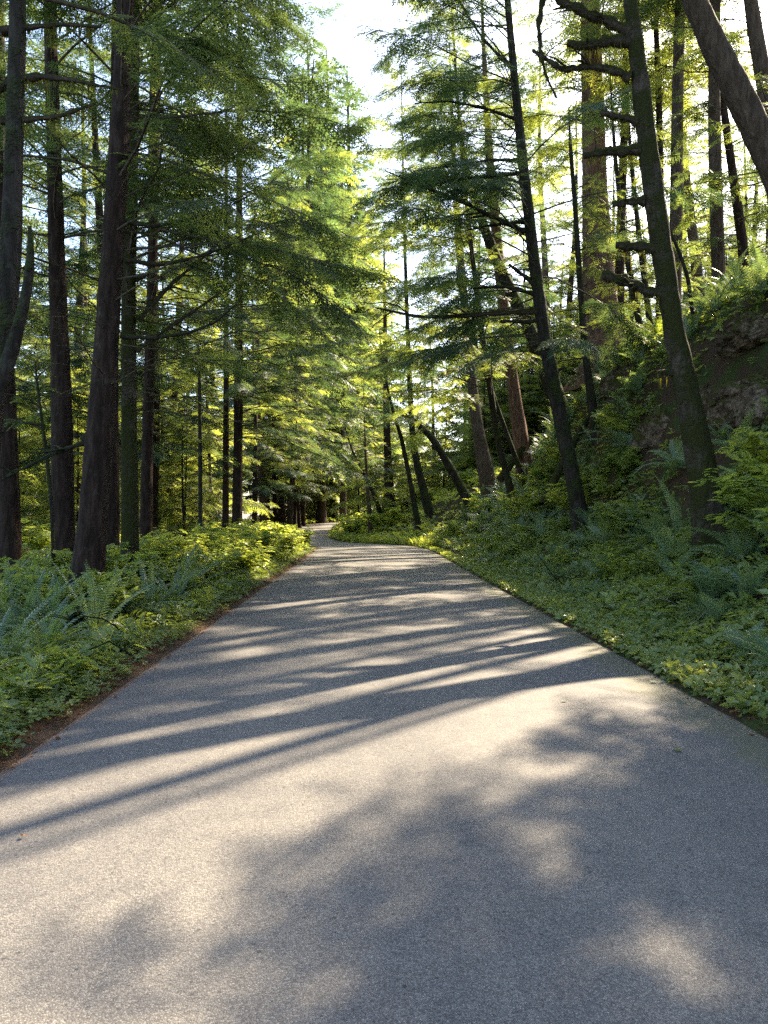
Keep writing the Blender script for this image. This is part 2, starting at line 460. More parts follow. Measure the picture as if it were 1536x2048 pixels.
def make_road():
    s = np.linspace(-2.72, 2.72, 29)
    y = np.concatenate([np.arange(-20, 60, .5), np.arange(60, 200, 1.0)])
    SS, YY = np.meshgrid(s, y)
    X = SS + tab(_XC, YY)
    p = np.stack([X, YY, 0 * X], -1)
    Z = tab(_ZR, YY) + .03 * (1 - (SS / 2.7) ** 2) + .006 * nz(p, .5, 3, 4)
    Z -= .05 * sstep(2.55, 2.72, np.abs(SS))
    ny, nx = SS.shape
    i, j = np.meshgrid(np.arange(ny - 1), np.arange(nx - 1), indexing='ij')
    Fq = np.stack([i * nx + j, i * nx + j + 1, (i + 1) * nx + j + 1, (i + 1) * nx + j], -1).reshape(-1, 4)
    mb = MB(); mb.add(np.stack([X, YY, Z], -1).reshape(-1, 3), Fq, 0, True)
    o = mb.build('road', [M['asphalt']])
    tag(o, 'narrow grey asphalt road winding away through the forest', 'road', kind='structure')
    e = np.stack([sstep(1.2, 2.7, SS), sstep(2.25, 2.72, -SS), .25 + .55 * np.exp(-((np.abs(SS) - .95) / .5) ** 2) * (1 - sstep(2.0, 2.5, np.abs(SS))) - .25 * sstep(2.1, 2.6, np.abs(SS))], -1).astype(np.float32)
    a = o.data.attributes.new('edge', 'FLOAT_VECTOR', 'POINT'); a.data.foreach_set('vector', e.ravel())
make_ground(); make_road()

def road_z(x, y):
    s = x - np.interp(y, _yy, _XC)
    return float(np.interp(y, _yy, _ZR) + .03 * (1 - (s / 2.7) ** 2))

def P(px, py, d):
    """the point seen at photograph pixel px,py at distance d along the road direction"""
    return np.array([(px - CX) / F_PX * d, d, CAM_Z - (py - HY) / F_PX * d])

# ------------------------------------------------------------------ foliage templates
def tri_leaf(p, d, w, L):
    """thin triangle from p along d"""
    d = d / np.linalg.norm(d); n = np.array([-d[1], d[0], 0])
    return [p - n * w, p + n * w, p + d * L]

def spray_template(nsh, sub, seed=0, wid=.022, droop=.18):
    r = np.random.RandomState(seed); V = []
    z = lambda x: -droop * x * x
    for k in range(nsh):
        x = .06 + .9 * k / nsh + r.uniform(-.02, .02)
        for sd in (-1, 1):
            L = (.40 * (1 - x) ** .8 + .09) * r.uniform(.75, 1.15)
            a = R(r.uniform(42, 62))
            d = np.array([math.cos(a), sd * math.sin(a), 0])
            p = np.array([x, 0, 0])
            V += tri_leaf(p, d, wid * .5, L)
            for q in range(sub):
                t = (q + .5) / sub * L * .85
                for s2 in (-1, 1):
                    a2 = a * sd + s2 * R(r.uniform(35, 55))
                    d2 = np.array([math.cos(a2), math.sin(a2), 0])
                    V += tri_leaf(p + d * t, d2, wid * .55, L * .33 * (1.1 - t / L) + .035)
    V += tri_leaf(np.array([.9, 0, 0.]), np.array([1, 0, 0.]), wid * .5, .13)
    V += tri_leaf(np.zeros(3), np.array([1, 0, 0.]), wid * .35, 1.0)
    V = np.array(V)
    V[:, 2] = z(V[:, 0]) - .35 * np.abs(V[:, 1]) ** 1.6 + r.uniform(-.012, .012, len(V))
    return V, np.arange(len(V)).reshape(-1, 3)
SPRAY = [[spray_template(10, 2, s, .027) for s in range(3)],
         [spray_template(8, 1, s + 5, .04) for s in range(3)],
         [spray_template(5, 0, s + 9, .12) for s in range(3)]]

def unit(v): return v / (np.linalg.norm(v, axis=-1, keepdims=True) + 1e-9)

def frames(X, Zup, scale):
    """matrices with columns X direction, side, up times scale"""
    X = unit(X); Y = unit(np.cross(Zup, X)); Z = np.cross(X, Y)
    return np.stack([X, Y, Z], -1) * np.asarray(scale)[:, None, None]

def branch_path(p0, az, L, up, droop, r, n=7, wob=.06):
    t = np.linspace(0, 1, n)
    el = up - droop * t
    h = np.array([math.cos(az), math.sin(az), 0]); side = np.array([-h[1], h[0], 0])
    d = h[None] * np.cos(el)[:, None] + np.array([0, 0, 1.])[None] * np.sin(el)[:, None]
    d += side[None] * np.cumsum(r.normal(0, wob, n))[:, None] + np.array([0, 0, 1.]) * (r.normal(0, wob, n))[:, None]
    return p0 + np.vstack([np.zeros(3), np.cumsum(d[:-1] * (L / (n - 1)), 0)])

def interp_path(P_, t):
    n = len(P_) - 1; i = np.clip((np.asarray(t) * n).astype(int), 0, n - 1); f = np.asarray(t) * n - i
    return P_[i] * (1 - f)[:, None] + P_[i + 1] * f[:, None], unit(P_[i + 1] - P_[i])

def crown_mesh(name, trunk_at, z0, z1, Rmax, nbr, lod, seed, mats, bare=.25, dens=1.0, azf=None, up=.15, droop=.55,
               spr=.75, prof=None, dead=0, dead_z=(2, 8), wood_r=.028, limp=1.0, shape=.75, size=1.0):
    """branches (wood) with sprays of needles; trunk_at(z) gives trunk centre and radius"""
    r = np.random.RandomState(seed); mb = MB()
    sides = 5 if lod == 0 else (4 if lod == 1 else 3)
    pos, X, sc, tmpl = [], [], [], []
    for i in range(nbr):
        u = (i + r.rand()) / nbr
        z = z0 + (z1 - z0) * u
        L = Rmax * ((1 - u) ** shape * .9 + .1) * r.uniform(.6, 1.12)
        if prof: L = Rmax * prof(u) * r.uniform(.6, 1.1)
        az = r.rand() * 6.283 if azf is None else azf(r)
        c, tr = trunk_at(z)
        bp = branch_path(np.array(c), az, L, up + r.uniform(-.2, .25) + .5 * u, droop * r.uniform(.6, 1.3), r, 7, .09)
        rr = (wood_r * (.35 + .3 * L / Rmax + .35)) * np.linspace(1, .16, 7) * (.6 + .4 * L / Rmax)
        add_tube(mb, bp, rr, sides, 0)
        n = max(3, int(L / (.17 * size) * dens))
        t = bare + (1 - bare) * (np.arange(n) + r.rand(n)) / n
        p, T = interp_path(bp, np.clip(t, 0, .999))
        sgn = np.where(np.arange(n) % 2 == 0, 1, -1)
        H = np.cross(np.array([0, 0, 1.]), T)
        ang = R(58) * (1 - .6 * np.clip((t - .6) / .4, 0, 1)) + r.uniform(-.25, .25, n)
        d = T * np.cos(ang)[:, None] + H * (sgn * np.sin(ang))[:, None]
        d[:, 2] += r.uniform(-.5, .02, n) * limp
        ln = spr * (.45 + .65 * np.sin(np.clip((t - bare) / (1 - bare), 0, 1) * 2.4 + .5)) * r.uniform(.65, 1.2, n) * (.5 + .5 * L / Rmax)
        pos.append(p); X.append(d); sc.append(ln)
    for i in range(dead):                                   # bare twiggy branches low on the trunk
        z = r.uniform(*dead_z); c, tr = trunk_at(z)
        L = Rmax * r.uniform(.25, .8); az = r.rand() * 6.283 if azf is None else azf(r)
        bp = branch_path(np.array(c), az, L, r.uniform(-.15, .4), r.uniform(-.4, .6), r, 7, .13)
        add_tube(mb, bp, np.linspace(.6, .12, 7) * wood_r * r.uniform(.6, 1), sides, 0)
        for k in range(r.randint(2, 7) if lod < 2 else 1):
            tt = r.uniform(.3, .95); q, T = interp_path(bp, np.array([tt]))
            a2 = az + r.choice([-1, 1]) * r.uniform(.4, 1.0)
            b2 = branch_path(q[0], a2, L * r.uniform(.15, .4), r.uniform(-.3, .4), .3, r, 4, .15)
            add_tube(mb, b2, np.linspace(.22, .08, 4) * wood_r, 3, 0)
    pos = np.concatenate(pos); X = np.concatenate(X); sc = np.concatenate(sc)
    Zu = np.array([0, 0, 1.]) + r.normal(0, .28, X.shape)
    Mx = frames(X, Zu, sc)
    pick = r.randint(0, 3, len(pos))
    for k in range(3):
        tv, tf = SPRAY[lod][k]
        q = pick == k
        mb.inst(tv, tf, Mx[q], pos[q], 1)
    return mb.mesh(name, mats)

# ------------------------------------------------------------------ trees read off the photograph
def trunk_fn(pts, rad):
    zs = pts[:, 2]
    def f(z):
        return (np.interp(z, zs, pts[:, 0]), np.interp(z, zs, pts[:, 1]), z), float(np.interp(z, zs, rad))
    return f

TREES = []
def photo_tree(label, d, px, top, bark, crown=None, group=None, stub=None, name='conifer_tree', sides=14, rough=.1, flare=1.35, dy=0.0):
    """px: (x, y, width) along the trunk from base upwards, in photograph pixels at distance d;
    dy tilts it away; the trunk carries on above the frame to height top"""
    pts = []; rad = []
    for k, (x, y, w) in enumerate(px):
        q = P(x, y, d); q[1] += dy * (q[2] - P(*px[0][:2], d)[2]); q = P(x, y, q[1])
        pts.append(q); rad.append(w / 2 / F_PX * d)
    pts = np.array(pts); rad = np.array(rad) * (.86 if d < 16 else .95)
    # down into the soil
    b = pts[0].copy(); dr = pts[1] - pts[0]; dr = dr / max(dr[2], .2)
    zg = gz(b[0], b[1])
    if b[2] > zg - .1:
        b = b - dr * (b[2] - zg + .25)
    else:
        b = np.array([b[0], b[1], b[2]]) - dr * .2
    pts = np.vstack([b, pts]); rad = np.concatenate([[rad[0] * flare], rad])
    if top > pts[-1, 2] + .5:
        dr = pts[-1] - pts[-2]; dr /= max(dr[2], .2)
        n = 5; zt = np.linspace(pts[-1, 2], top, n + 1)[1:]
        ex = []
        c = pts[-1].copy()
        for z in zt:
            h = z - c[2]; dr = dr * np.array([.8, .8, 1]); c = c + dr * h; c[2] = z; ex.append(c.copy())
        rt = rad[-1] * np.linspace(1, .12, n + 1)[1:]
        pts = np.vstack([pts, ex]); rad = np.concatenate([rad, rt])
    # resample
    near = d < 21; sides = (44 if rad[0] > .13 else 16) if near else sides
    zz = pts[:, 2]; m = int(min(150, max(14, (zz[-1] - zz[0]) / .14))) if near else int(min(70, max(14, (zz[-1] - zz[0]) / .35)))
    L = np.concatenate([[0], np.cumsum(np.linalg.norm(np.diff(pts, axis=0), axis=1))])
    t = L[-1] * np.linspace(0, 1, m) ** 1.25
    pp = np.stack([np.interp(t, L, pts[:, k]) for k in range(3)], -1); rr = np.interp(t, L, rad)
    for _ in range(2): pp[1:-1] = .25 * pp[:-2] + .5 * pp[1:-1] + .25 * pp[2:]
    base = pp[0].copy(); base[2] = zg
    e = empty(name, tuple(base))
    tag(e, label, 'tree', group)
    loc = pp - base
    mb = MB()
    seedp = loc + base
    v, f = tube(seedp, rr, sides, rough, 2.0, furrow=.05 if near and rad[0] > .13 else 0, flare_at=zg + .1 if d < 40 and rad[0] > .13 else None)
    v = v - base
    # root flare ribs
    mb.add(v, f, 0, True)
    mb.build('trunk', [M[bark]], e)
    tf = trunk_fn(loc, rr)
    if crown:
        c = dict(crown); needle = c.pop('needle', 'needle'); c['z0'] -= base[2]; c['z1'] -= base[2]
        if 'dead_z' in c: c['dead_z'] = tuple(q - base[2] for q in c['dead_z'])
        me = crown_mesh('crown', tf, mats=[M['twig'], M[needle]], seed=len(TREES) * 7 + 11, **c)
        link('crown', me, e)
    if stub:
        for s in stub:
            branch_px(e, base, d, **s)
    TREES.append((base[0], base[1]))
    return e, base, tf

def branch_px(parent, base, d, pts, w0, w1, bark='bark_heavy_moss', moss=0, away=0.0, twigs=0, name='branch'):
    """a limb drawn through photograph pixels, turning towards or away from the viewer by 'away' metres"""
    n0 = len(pts)
    q = []
    for k, (x, y) in enumerate(pts):
        q.append(P(x, y, d + away * k / (n0 - 1)) - base)
    q = np.array(q); L = np.concatenate([[0], np.cumsum(np.linalg.norm(np.diff(q, axis=0), axis=1))])
    n = max(6, n0 * 4); t = np.linspace(0, L[-1], n)
    pp = np.stack([np.interp(t, L, q[:, k]) for k in range(3)], -1)
    pp[1:-1] = .25 * pp[:-2] + .5 * pp[1:-1] + .25 * pp[2:]
    rr = np.linspace(w0, w1, n) * 1.25 / 2 / F_PX * d
    r0_ = np.random.RandomState(int(abs(pts[0][0] * 3 + pts[-1][1])) % 999)
    pp[1:-1] += r0_.normal(0, .12, (n - 2, 3)) * rr[1:-1, None]
    rr = rr * (1 + .22 * np.sin(np.arange(n) * 1.9 + r0_.rand() * 6)); rr[0] *= 1.35; rr[-1] *= .75
    mb = MB(); add_tube(mb, pp + base, rr, 8, 0, .3, 9.0)
    mb.v = [v - base.astype(np.float32) for v in mb.v]
    r = np.random.RandomState(int(abs(pts[0][0] * 7 + pts[0][1])) % 9999)
    for k in range(twigs):
        tt = r.uniform(.25, .98); i = int(tt * (n - 1)); T = pp[min(i + 1, n - 1)] - pp[max(i - 1, 0)]
        az = math.atan2(T[1], T[0]) + r.choice([-1, 1]) * r.uniform(.3, 1.1)
        b2 = branch_path(pp[i], az, L[-1] * r.uniform(.12, .38), r.uniform(-.35, .5), r.uniform(-.2, .7), r, 5, .14)
        add_tube(mb, b2, np.linspace(.3, .08, 5) * rr[0], 4, 0)
    o = mb.build(name, [M[bark]], parent)
    if moss:
        mm = MB(); V = []; 
        for k in range(moss):
            i = r.randint(1, n - 1); p = pp[i] + r.normal(0, rr[i] * .5, 3); h = r.exponential(.07) + .02
            s = r.uniform(-1, 1, 2); s = np.array([s[0], s[1], 0]); s /= np.linalg.norm(s) + 1e-6
            wd = r.uniform(.003, .011); p = p - np.array([0, 0, rr[i] * .6])
            V += [p - s * wd, p + s * wd, p + np.array([r.normal(0, .015), r.normal(0, .015), -h])]
        mm.add(np.array(V), np.arange(len(V)).reshape(-1, 3), 0)
        tag(mm.build('moss', [M['moss']], o), kind='stuff')
    return o

def az_around(deg, spread):
    return lambda r: R(deg + r.uniform(-spread, spread)) if r.rand() < .75 else r.rand() * 6.283

# ---- left side
photo_tree('dark mossy trunk at the left edge curving down out of the frame', 7.2,
           [(-75, 1240, 60), (-35, 980, 56), (-12, 800, 50), (12, 640, 46), (22, 480, 44), (27, 300, 40), (32, 120, 38), (34, 0, 36)], 15, 'bark_moss',
           dict(z0=6.2, z1=14, Rmax=2.4, nbr=22, lod=0, spr=.6, needle='needle', azf=None, bare=.3),
           stub=[dict(pts=[(2, 60), (60, 50), (130, 46), (200, 52)], w0=11, w1=4, moss=130),
                 dict(pts=[(28, 158), (80, 150), (140, 158), (200, 170), (245, 178)], w0=13, w1=3, moss=160),
                 dict(pts=[(0, 240), (60, 238), (120, 230), (190, 205)], w0=12, w1=4, moss=150),
                 dict(pts=[(-30, 200), (10, 165), (30, 148)], w0=14, w1=10, moss=50)])
photo_tree('broken mossy snag leaning against the dark trunk at the left edge', 6.9,
           [(-40, 900, 40), (0, 770, 36), (28, 690, 32), (48, 610, 26), (60, 540, 22), (64, 490, 16), (58, 452, 8)], 0, 'bark_moss', name='dead_snag', rough=.22)
photo_tree('reddish trunk standing behind ferns at the far left of the row', 17,
           [(20, 1150, 44), (20, 1000, 40), (14, 820, 36), (6, 600, 30), (0, 300, 26)], 24, 'bark_red',
           dict(z0=9, z1=22, Rmax=3.2, nbr=30, lod=1, needle='needle', dead=14, dead_z=(3, 9)))
photo_tree('straight dark trunk left of the thickest tree, sunlit along its edge', 14.5,
           [(128, 1175, 56), (126, 1000, 48), (122, 800, 44), (116, 600, 38), (108, 350, 32), (98, 0, 26)], 27, 'bark_red',
           dict(z0=6, z1=18, Rmax=4.2, nbr=46, shape=.45, lod=0, needle='needle', dead=22, dead_z=(3, 9), spr=.8))
photo_tree('thickest dark reddish trunk of the left row, leaning slightly right', 11.5,
           [(172, 1185, 76), (184, 1060, 66), (198, 880, 60), (212, 700, 55), (226, 480, 48), (240, 220, 42), (250, 0, 36)], 30, 'bark_red',
           dict(z0=5.6, z1=17, Rmax=4.8, nbr=56, shape=.45, lod=0, needle='needle', dead=26, dead_z=(3.2, 8.5), azf=az_around(10, 80), spr=.85, bare=.35),
           stub=[dict(pts=[(200, 905), (182, 888), (165, 870)], w0=12, w1=16, bark='bark_moss'),
                 dict(pts=[(205, 882), (160, 888), (100, 910), (50, 935), (0, 962)], w0=9, w1=3, bark='bark_moss', twigs=8),
                 dict(pts=[(240, 672), (300, 676), (370, 668), (430, 645), (480, 600)], w0=8, w1=2, bark='bark_moss', twigs=7, moss=60),
                 dict(pts=[(245, 440), (300, 452), (370, 440), (440, 420), (500, 390)], w0=8, w1=2, bark='bark_moss', twigs=7, moss=60),
                 dict(pts=[(250, 520), (330, 530), (420, 505), (520, 465)], w0=8, w1=2, bark='bark_moss', twigs=7, moss=50)])
photo_tree('slim reddish trunk half hidden right behind the thickest tree', 17,
           [(222, 1130, 36), (222, 1000, 33), (221, 850, 31), (222, 650, 28), (228, 300, 22)], 25, 'bark_red',
           dict(z0=10, z1=24, Rmax=3, nbr=28, lod=1, dead=10, dead_z=(4, 10)))
photo_tree('moss covered trunk just right of the thickest left tree', 14.8,
           [(260, 1125, 42), (260, 1000, 38), (258, 820, 34), (256, 600, 32), (262, 380, 28), (268, 100, 22)], 25, 'bark_heavy_moss',
           dict(z0=6.5, z1=18, Rmax=4.6, nbr=48, shape=.45, lod=0, dead=30, dead_z=(3.5, 10), azf=az_around(0, 70), needle='needle', spr=.8, wood_r=.034),
           stub=[dict(pts=[(275, 640), (320, 590), (350, 560), (400, 520), (430, 490)], w0=9, w1=3, moss=90, twigs=4),
                 dict(pts=[(272, 700), (330, 660), (390, 620), (440, 585)], w0=8, w1=3, moss=70, twigs=4),
                 dict(pts=[(270, 560), (300, 545), (330, 560)], w0=8, w1=4, moss=40)])
photo_tree('narrow dark trunk second to the right of the thickest left tree', 19,
           [(292, 1080, 26), (294, 900, 23), (300, 700, 21), (306, 450, 19), (316, 0, 14)], 26, 'bark_red',
           dict(z0=5.5, z1=19, Rmax=5.4, nbr=64, shape=.4, lod=0, dead=26, dead_z=(4, 11), azf=az_around(0, 80), needle='needle_blue', spr=.85))
photo_tree('dark straight trunk by the bright roadside bushes, bare of low foliage', 33,
           [(474, 1050, 22), (476, 900, 19), (477, 700, 17), (478, 450, 14)], 38, 'bark_red',
           dict(z0=5, z1=37, Rmax=7.4, nbr=170, lod=1, shape=.5, azf=az_around(-10, 80), dead=16, dead_z=(4, 11), needle='needle_blue'))
photo_tree('thinner trunk just left of the dark straight roadside trunk', 34,
           [(451, 1040, 14), (452, 850, 12), (452, 650, 10)], 30, 'bark_red',
           dict(z0=5, z1=29, Rmax=5, nbr=90, lod=1, shape=.55, dead=12, dead_z=(4, 11), needle='needle_light'))
photo_tree('thin pole trunk rising from the left bushes with tiny drooping twigs', 25,
           [(401, 1040, 9), (400, 900, 8), (399, 780, 7), (397, 690, 4)], 0, 'bark_moss',
           dict(z0=3, z1=7.2, Rmax=1.5, nbr=26, lod=0, needle='needle_light', spr=.45))
photo_tree('thin crooked dark sapling between the two left trunks', 13,
           [(108, 1150, 9), (104, 1020, 9), (92, 900, 8), (78, 800, 6), (70, 730, 4)], 0, 'bark_moss',
           dict(z0=3, z1=4.6, Rmax=1.1, nbr=10, lod=0, needle='needle_light', spr=.3))
# ---- right side
photo_tree('slim dark tree leaning left from the verge with bare side branches', 20,
           [(1168, 1085, 36), (1150, 980, 32), (1122, 840, 29), (1090, 680, 27), (1066, 500, 24), (1046, 320, 20), (1030, 160, 16), (1016, 0, 13)], 20, 'bark_moss',
           dict(z0=6.0, z1=19.6, Rmax=5.4, nbr=80, shape=.38, lod=0, needle='needle_blue', azf=az_around(180, 75), up=.05, droop=.5, bare=.42, dead=26, dead_z=(6, 14), spr=.8),
           stub=[dict(pts=[(1078, 622), (1000, 625), (920, 632), (840, 634), (750, 615)], w0=11, w1=3, moss=160, twigs=5),
                 dict(pts=[(1082, 642), (1040, 642), (1000, 643)], w0=8, w1=5, bark='bark_moss'),
                 dict(pts=[(1074, 575), (1045, 548), (1018, 528)], w0=8, w1=5, bark='bark_moss'),
                 dict(pts=[(1072, 588), (1010, 572), (940, 576)], w0=8, w1=3, bark='bark_moss', twigs=3, moss=30),
                 dict(pts=[(1050, 462), (990, 435), (920, 400), (840, 370), (770, 340)], w0=9, w1=2, bark='bark_moss', twigs=9, away=-1),
                 dict(pts=[(1048, 442), (990, 448), (930, 460)], w0=7, w1=2, bark='bark_moss', twigs=5),
                 dict(pts=[(1042, 345), (960, 352), (880, 362), (800, 350)], w0=7, w1=2, bark='bark_moss', twigs=8, away=1),
                 dict(pts=[(1036, 320), (980, 318), (920, 330), (860, 335)], w0=6, w1=2, bark='bark_moss', twigs=8),
                 dict(pts=[(1030, 235), (970, 215), (900, 200), (830, 205)], w0=6, w1=2, bark='bark_moss', twigs=8),
                 dict(pts=[(1020, 130), (970, 80), (930, 20), (900, -40)], w0=6, w1=2, bark='bark_moss', twigs=6),
                 dict(pts=[(1088, 688), (1065, 692)], w0=7, w1=5, bark='bark_moss'),
                 dict(pts=[(1100, 745), (1130, 735)], w0=6, w1=3, bark='bark_moss')])
STUB = 'bark_heavy_moss'
photo_tree('mossy tree leaning left with thick broken stub branches', 12.3,
           [(1424, 1080, 74), (1408, 960, 64), (1384, 840, 56), (1352, 680, 50), (1328, 520, 50), (1308, 380, 47), (1292, 250, 42), (1276, 120, 36), (1262, 0, 32)], 17, 'bark_heavy_moss', rough=.17, crown=
           dict(z0=11.5, z1=17, Rmax=2.6, nbr=18, lod=0, needle='needle'),
           stub=[dict(pts=[(1262, 62), (1215, 40), (1170, 22), (1125, 0), (1090, -30)], w0=18, w1=12, moss=200, twigs=4),
                 dict(pts=[(1258, 78), (1210, 82), (1165, 90), (1135, 84)], w0=20, w1=12, moss=160, twigs=4),
                 dict(pts=[(1262, 152), (1215, 135), (1180, 130), (1130, 138), (1095, 118), (1065, 98)], w0=14, w1=6, moss=260, twigs=4),
                 dict(pts=[(1090, -20), (1078, 40), (1082, 100), (1092, 150), (1115, 195)], w0=10, w1=3, moss=120, twigs=4),
                 dict(pts=[(1274, 240), (1240, 232), (1202, 222)], w0=13, w1=8, moss=80, twigs=4),
                 dict(pts=[(1280, 298), (1235, 300), (1200, 304), (1168, 310)], w0=18, w1=10, moss=170, twigs=4),
                 dict(pts=[(1288, 400), (1255, 404), (1226, 408)], w0=14, w1=10, moss=90, twigs=4),
                 dict(pts=[(1312, 495), (1275, 492), (1232, 490)], w0=17, w1=15, moss=120, twigs=4),
                 dict(pts=[(1330, 590), (1280, 576), (1240, 560), (1204, 548)], w0=16, w1=17, moss=150, twigs=4),
                 dict(pts=[(1345, 748), (1320, 742), (1322, 755)], w0=9, w1=6, moss=30, twigs=4)])
photo_tree('smooth grey trunk leaning across the upper right corner', 13.5,
           [(1690, 640, 76), (1610, 470, 70), (1536, 300, 64), (1478, 185, 60), (1430, 90, 56), (1392, 0, 52)], 19, 'bark_pale',
           dict(z0=11.5, z1=18.5, Rmax=2.4, nbr=16, lod=0, needle='needle', dead=6, dead_z=(9, 12)))
photo_tree('massive double trunked tree with flared base on the crest of the bank', 29,
           [(1212, 722, 98), (1204, 660, 74), (1198, 560, 64), (1192, 420, 56), (1186, 200, 46), (1182, 0, 38)], 34, 'bark_sun_tint',
           dict(z0=15, z1=33, Rmax=6, nbr=110, lod=1, shape=.5, needle='needle_light', dead=18, dead_z=(11, 18)), sides=20, rough=.16)
photo_tree('medium brown trunk on the slope leaning left beside a thin one', 35,
           [(1042, 885, 34), (1030, 800, 27), (1014, 680, 25), (1000, 540, 23), (985, 380, 20)], 28, 'bark_sun_tint',
           dict(z0=15, z1=27, Rmax=5.4, nbr=96, lod=1, shape=.5, needle='needle_blue', dead=14, dead_z=(7, 14)))
photo_tree('strongly left leaning grey trunk at the top of the slope', 34,
           [(1120, 815, 40), (1094, 740, 36), (1062, 665, 31), (1030, 600, 26), (985, 500, 22), (950, 400, 18)], 20, 'bark_moss',
           dict(z0=11, z1=19, Rmax=3.4, nbr=30, lod=1, needle='needle_blue', dead=10, dead_z=(8, 12)))
photo_tree('brown trunk low on the slope behind arching roots', 41,
           [(968, 925, 32), (956, 860, 24), (944, 760, 21), (930, 620, 18), (918, 480, 15)], 28, 'bark_pale',
           dict(z0=14, z1=27, Rmax=5.4, nbr=96, lod=1, shape=.5, needle='needle_blue', dead=12, dead_z=(6, 12)))
photo_tree('thin curving sapling bent left on the slope', 33,
           [(1022, 890, 10), (1000, 830, 10), (972, 750, 9), (945, 670, 8), (922, 590, 7)], 13, 'bark_moss',
           dict(z0=8, z1=13, Rmax=2, nbr=16, lod=1, needle='needle_light', spr=.5))
photo_tree('thin dark trunk rising from the edge of the bank before the massive tree', 24,
           [(1180, 775, 18), (1170, 700, 13), (1160, 560, 12), (1150, 400, 10), (1142, 300, 8)], 15, 'bark_moss',
           dict(z0=6.5, z1=14.6, Rmax=2.8, nbr=44, lod=1, needle='needle_light', spr=.5, dead=14, dead_z=(6, 11)))
photo_tree('thin dark tree left of a close pair on the bank top', 26,
           [(1284, 672, 14), (1270, 600, 13), (1252, 500, 12), (1240, 400, 10), (1232, 320, 8)], 18, 'bark_moss',
           dict(z0=9.5, z1=17.5, Rmax=2.6, nbr=44, lod=1, needle='needle_light', spr=.5, dead=16, dead_z=(8, 12)))
photo_tree('thin dark tree right of a close pair on the bank top', 27,
           [(1304, 672, 14), (1294, 600, 12), (1280, 480, 11), (1266, 350, 9)], 19, 'bark_moss',
           dict(z0=9.5, z1=18.5, Rmax=2.6, nbr=44, lod=1, needle='needle_light', spr=.5, dead=16, dead_z=(8, 12)))
photo_tree('pale hazy trunk between the mossy tree and the corner trunk', 36,
           [(1402, 615, 24), (1392, 520, 22), (1378, 400, 19), (1368, 310, 17)], 30, 'bark_pale',
           dict(z0=13, z1=29, Rmax=4.2, nbr=70, lod=1, needle='needle_light', dead=8, dead_z=(14, 19)))
photo_tree('dark slender trunk above the fern covered top of the bank', 23,
           [(1492, 560, 24), (1486, 480, 21), (1470, 370, 18), (1456, 270, 16), (1446, 190, 14)], 20, 'bark_red',
           dict(z0=9.5, z1=19.5, Rmax=3, nbr=50, lod=1, needle='needle', dead=16, dead_z=(9, 14)))
photo_tree('thin sapling curving behind the mossy leaning tree', 20,
           [(1385, 625, 8), (1378, 560, 8), (1362, 510, 7), (1340, 460, 6), (1330, 420, 4)], 0, 'bark_moss')
photo_tree('pale trunk in the top right corner behind the leaning trunk', 21,
           [(1600, 500, 44), (1560, 330, 36), (1536, 200, 33), (1512, 60, 30)], 26, 'bark_pale',
           dict(z0=11, z1=25, Rmax=3, nbr=46, lod=1, needle='needle_light', dead=10, dead_z=(10, 15)))
photo_tree('arched dark trunk bowing left over the slope', 44,
           [(914, 960, 19), (892, 920, 16), (862, 870, 14), (828, 842, 12), (796, 822, 9)], 0, 'bark_moss',
           dict(z0=6.6, z1=8.0, Rmax=3.6, nbr=16, lod=1, needle='needle_light', azf=az_around(180, 80), spr=.8))
photo_tree('thin dark leaning stem left of the arched trunk', 45,
           [(828, 1005, 12), (818, 950, 10), (804, 880, 9), (788, 830, 7)], 13, 'bark_moss',
           dict(z0=7, z1=13, Rmax=2.8, nbr=24, lod=1, needle='needle_blue', spr=.7))
photo_tree('upright dark stem directly left of the arched trunk', 48,
           [(846, 975, 18), (832, 920, 15), (824, 860, 13), (820, 780, 11)], 31, 'bark_moss',
           dict(z0=10, z1=30.6, Rmax=5.4, nbr=110, lod=1, shape=.5, needle='needle_light', spr=.8))
photo_tree('short dark trunk past the bend half way up the slope', 58,
           [(778, 985, 22), (776, 930, 17), (774, 860, 15)], 24, 'bark_red',
           dict(z0=4, z1=23, Rmax=5.2, nbr=90, lod=1, needle='needle_light'))
photo_tree('pale trunk standing where the road disappears', 92,
           [(686, 1040, 16), (686, 980, 14), (686, 900, 12)], 28, 'bark_pale',
           dict(z0=8, z1=27, Rmax=5, nbr=54, lod=1, needle='needle_light', size=1.6, spr=1.3))
photo_tree('sapling by the inside of the far bend leaning over the road', 52,
           [(742, 1070, 12), (738, 1020, 9), (734, 960, 7)], 11, 'bark_pale',
           dict(z0=2.0, z1=10.6, Rmax=2.8, nbr=34, lod=1, needle='needle_light', spr=.8))
photo_tree('crooked stem leaning right at the inside of the far bend', 53,
           [(768, 1050, 12), (752, 1000, 9), (735, 960, 8), (715, 925, 6)], 9, 'bark_moss',
           dict(z0=4.5, z1=8.8, Rmax=2.6, nbr=20, lod=1, needle='needle_blue', spr=.8))
# the mid-distance hemlock whose sunlit boughs hang over the road
photo_tree('hemlock past the slim leaning tree with sunlit boughs over the road', 31,
           [(1012, 945, 15), (996, 880, 14), (978, 760, 13), (955, 600, 11)], 27, 'bark_moss',
           dict(z0=6.0, z1=26.6, Rmax=6.6, nbr=120, shape=.45, lod=1, needle='needle_light', azf=az_around(190, 80), bare=.25, droop=.7, spr=.8))

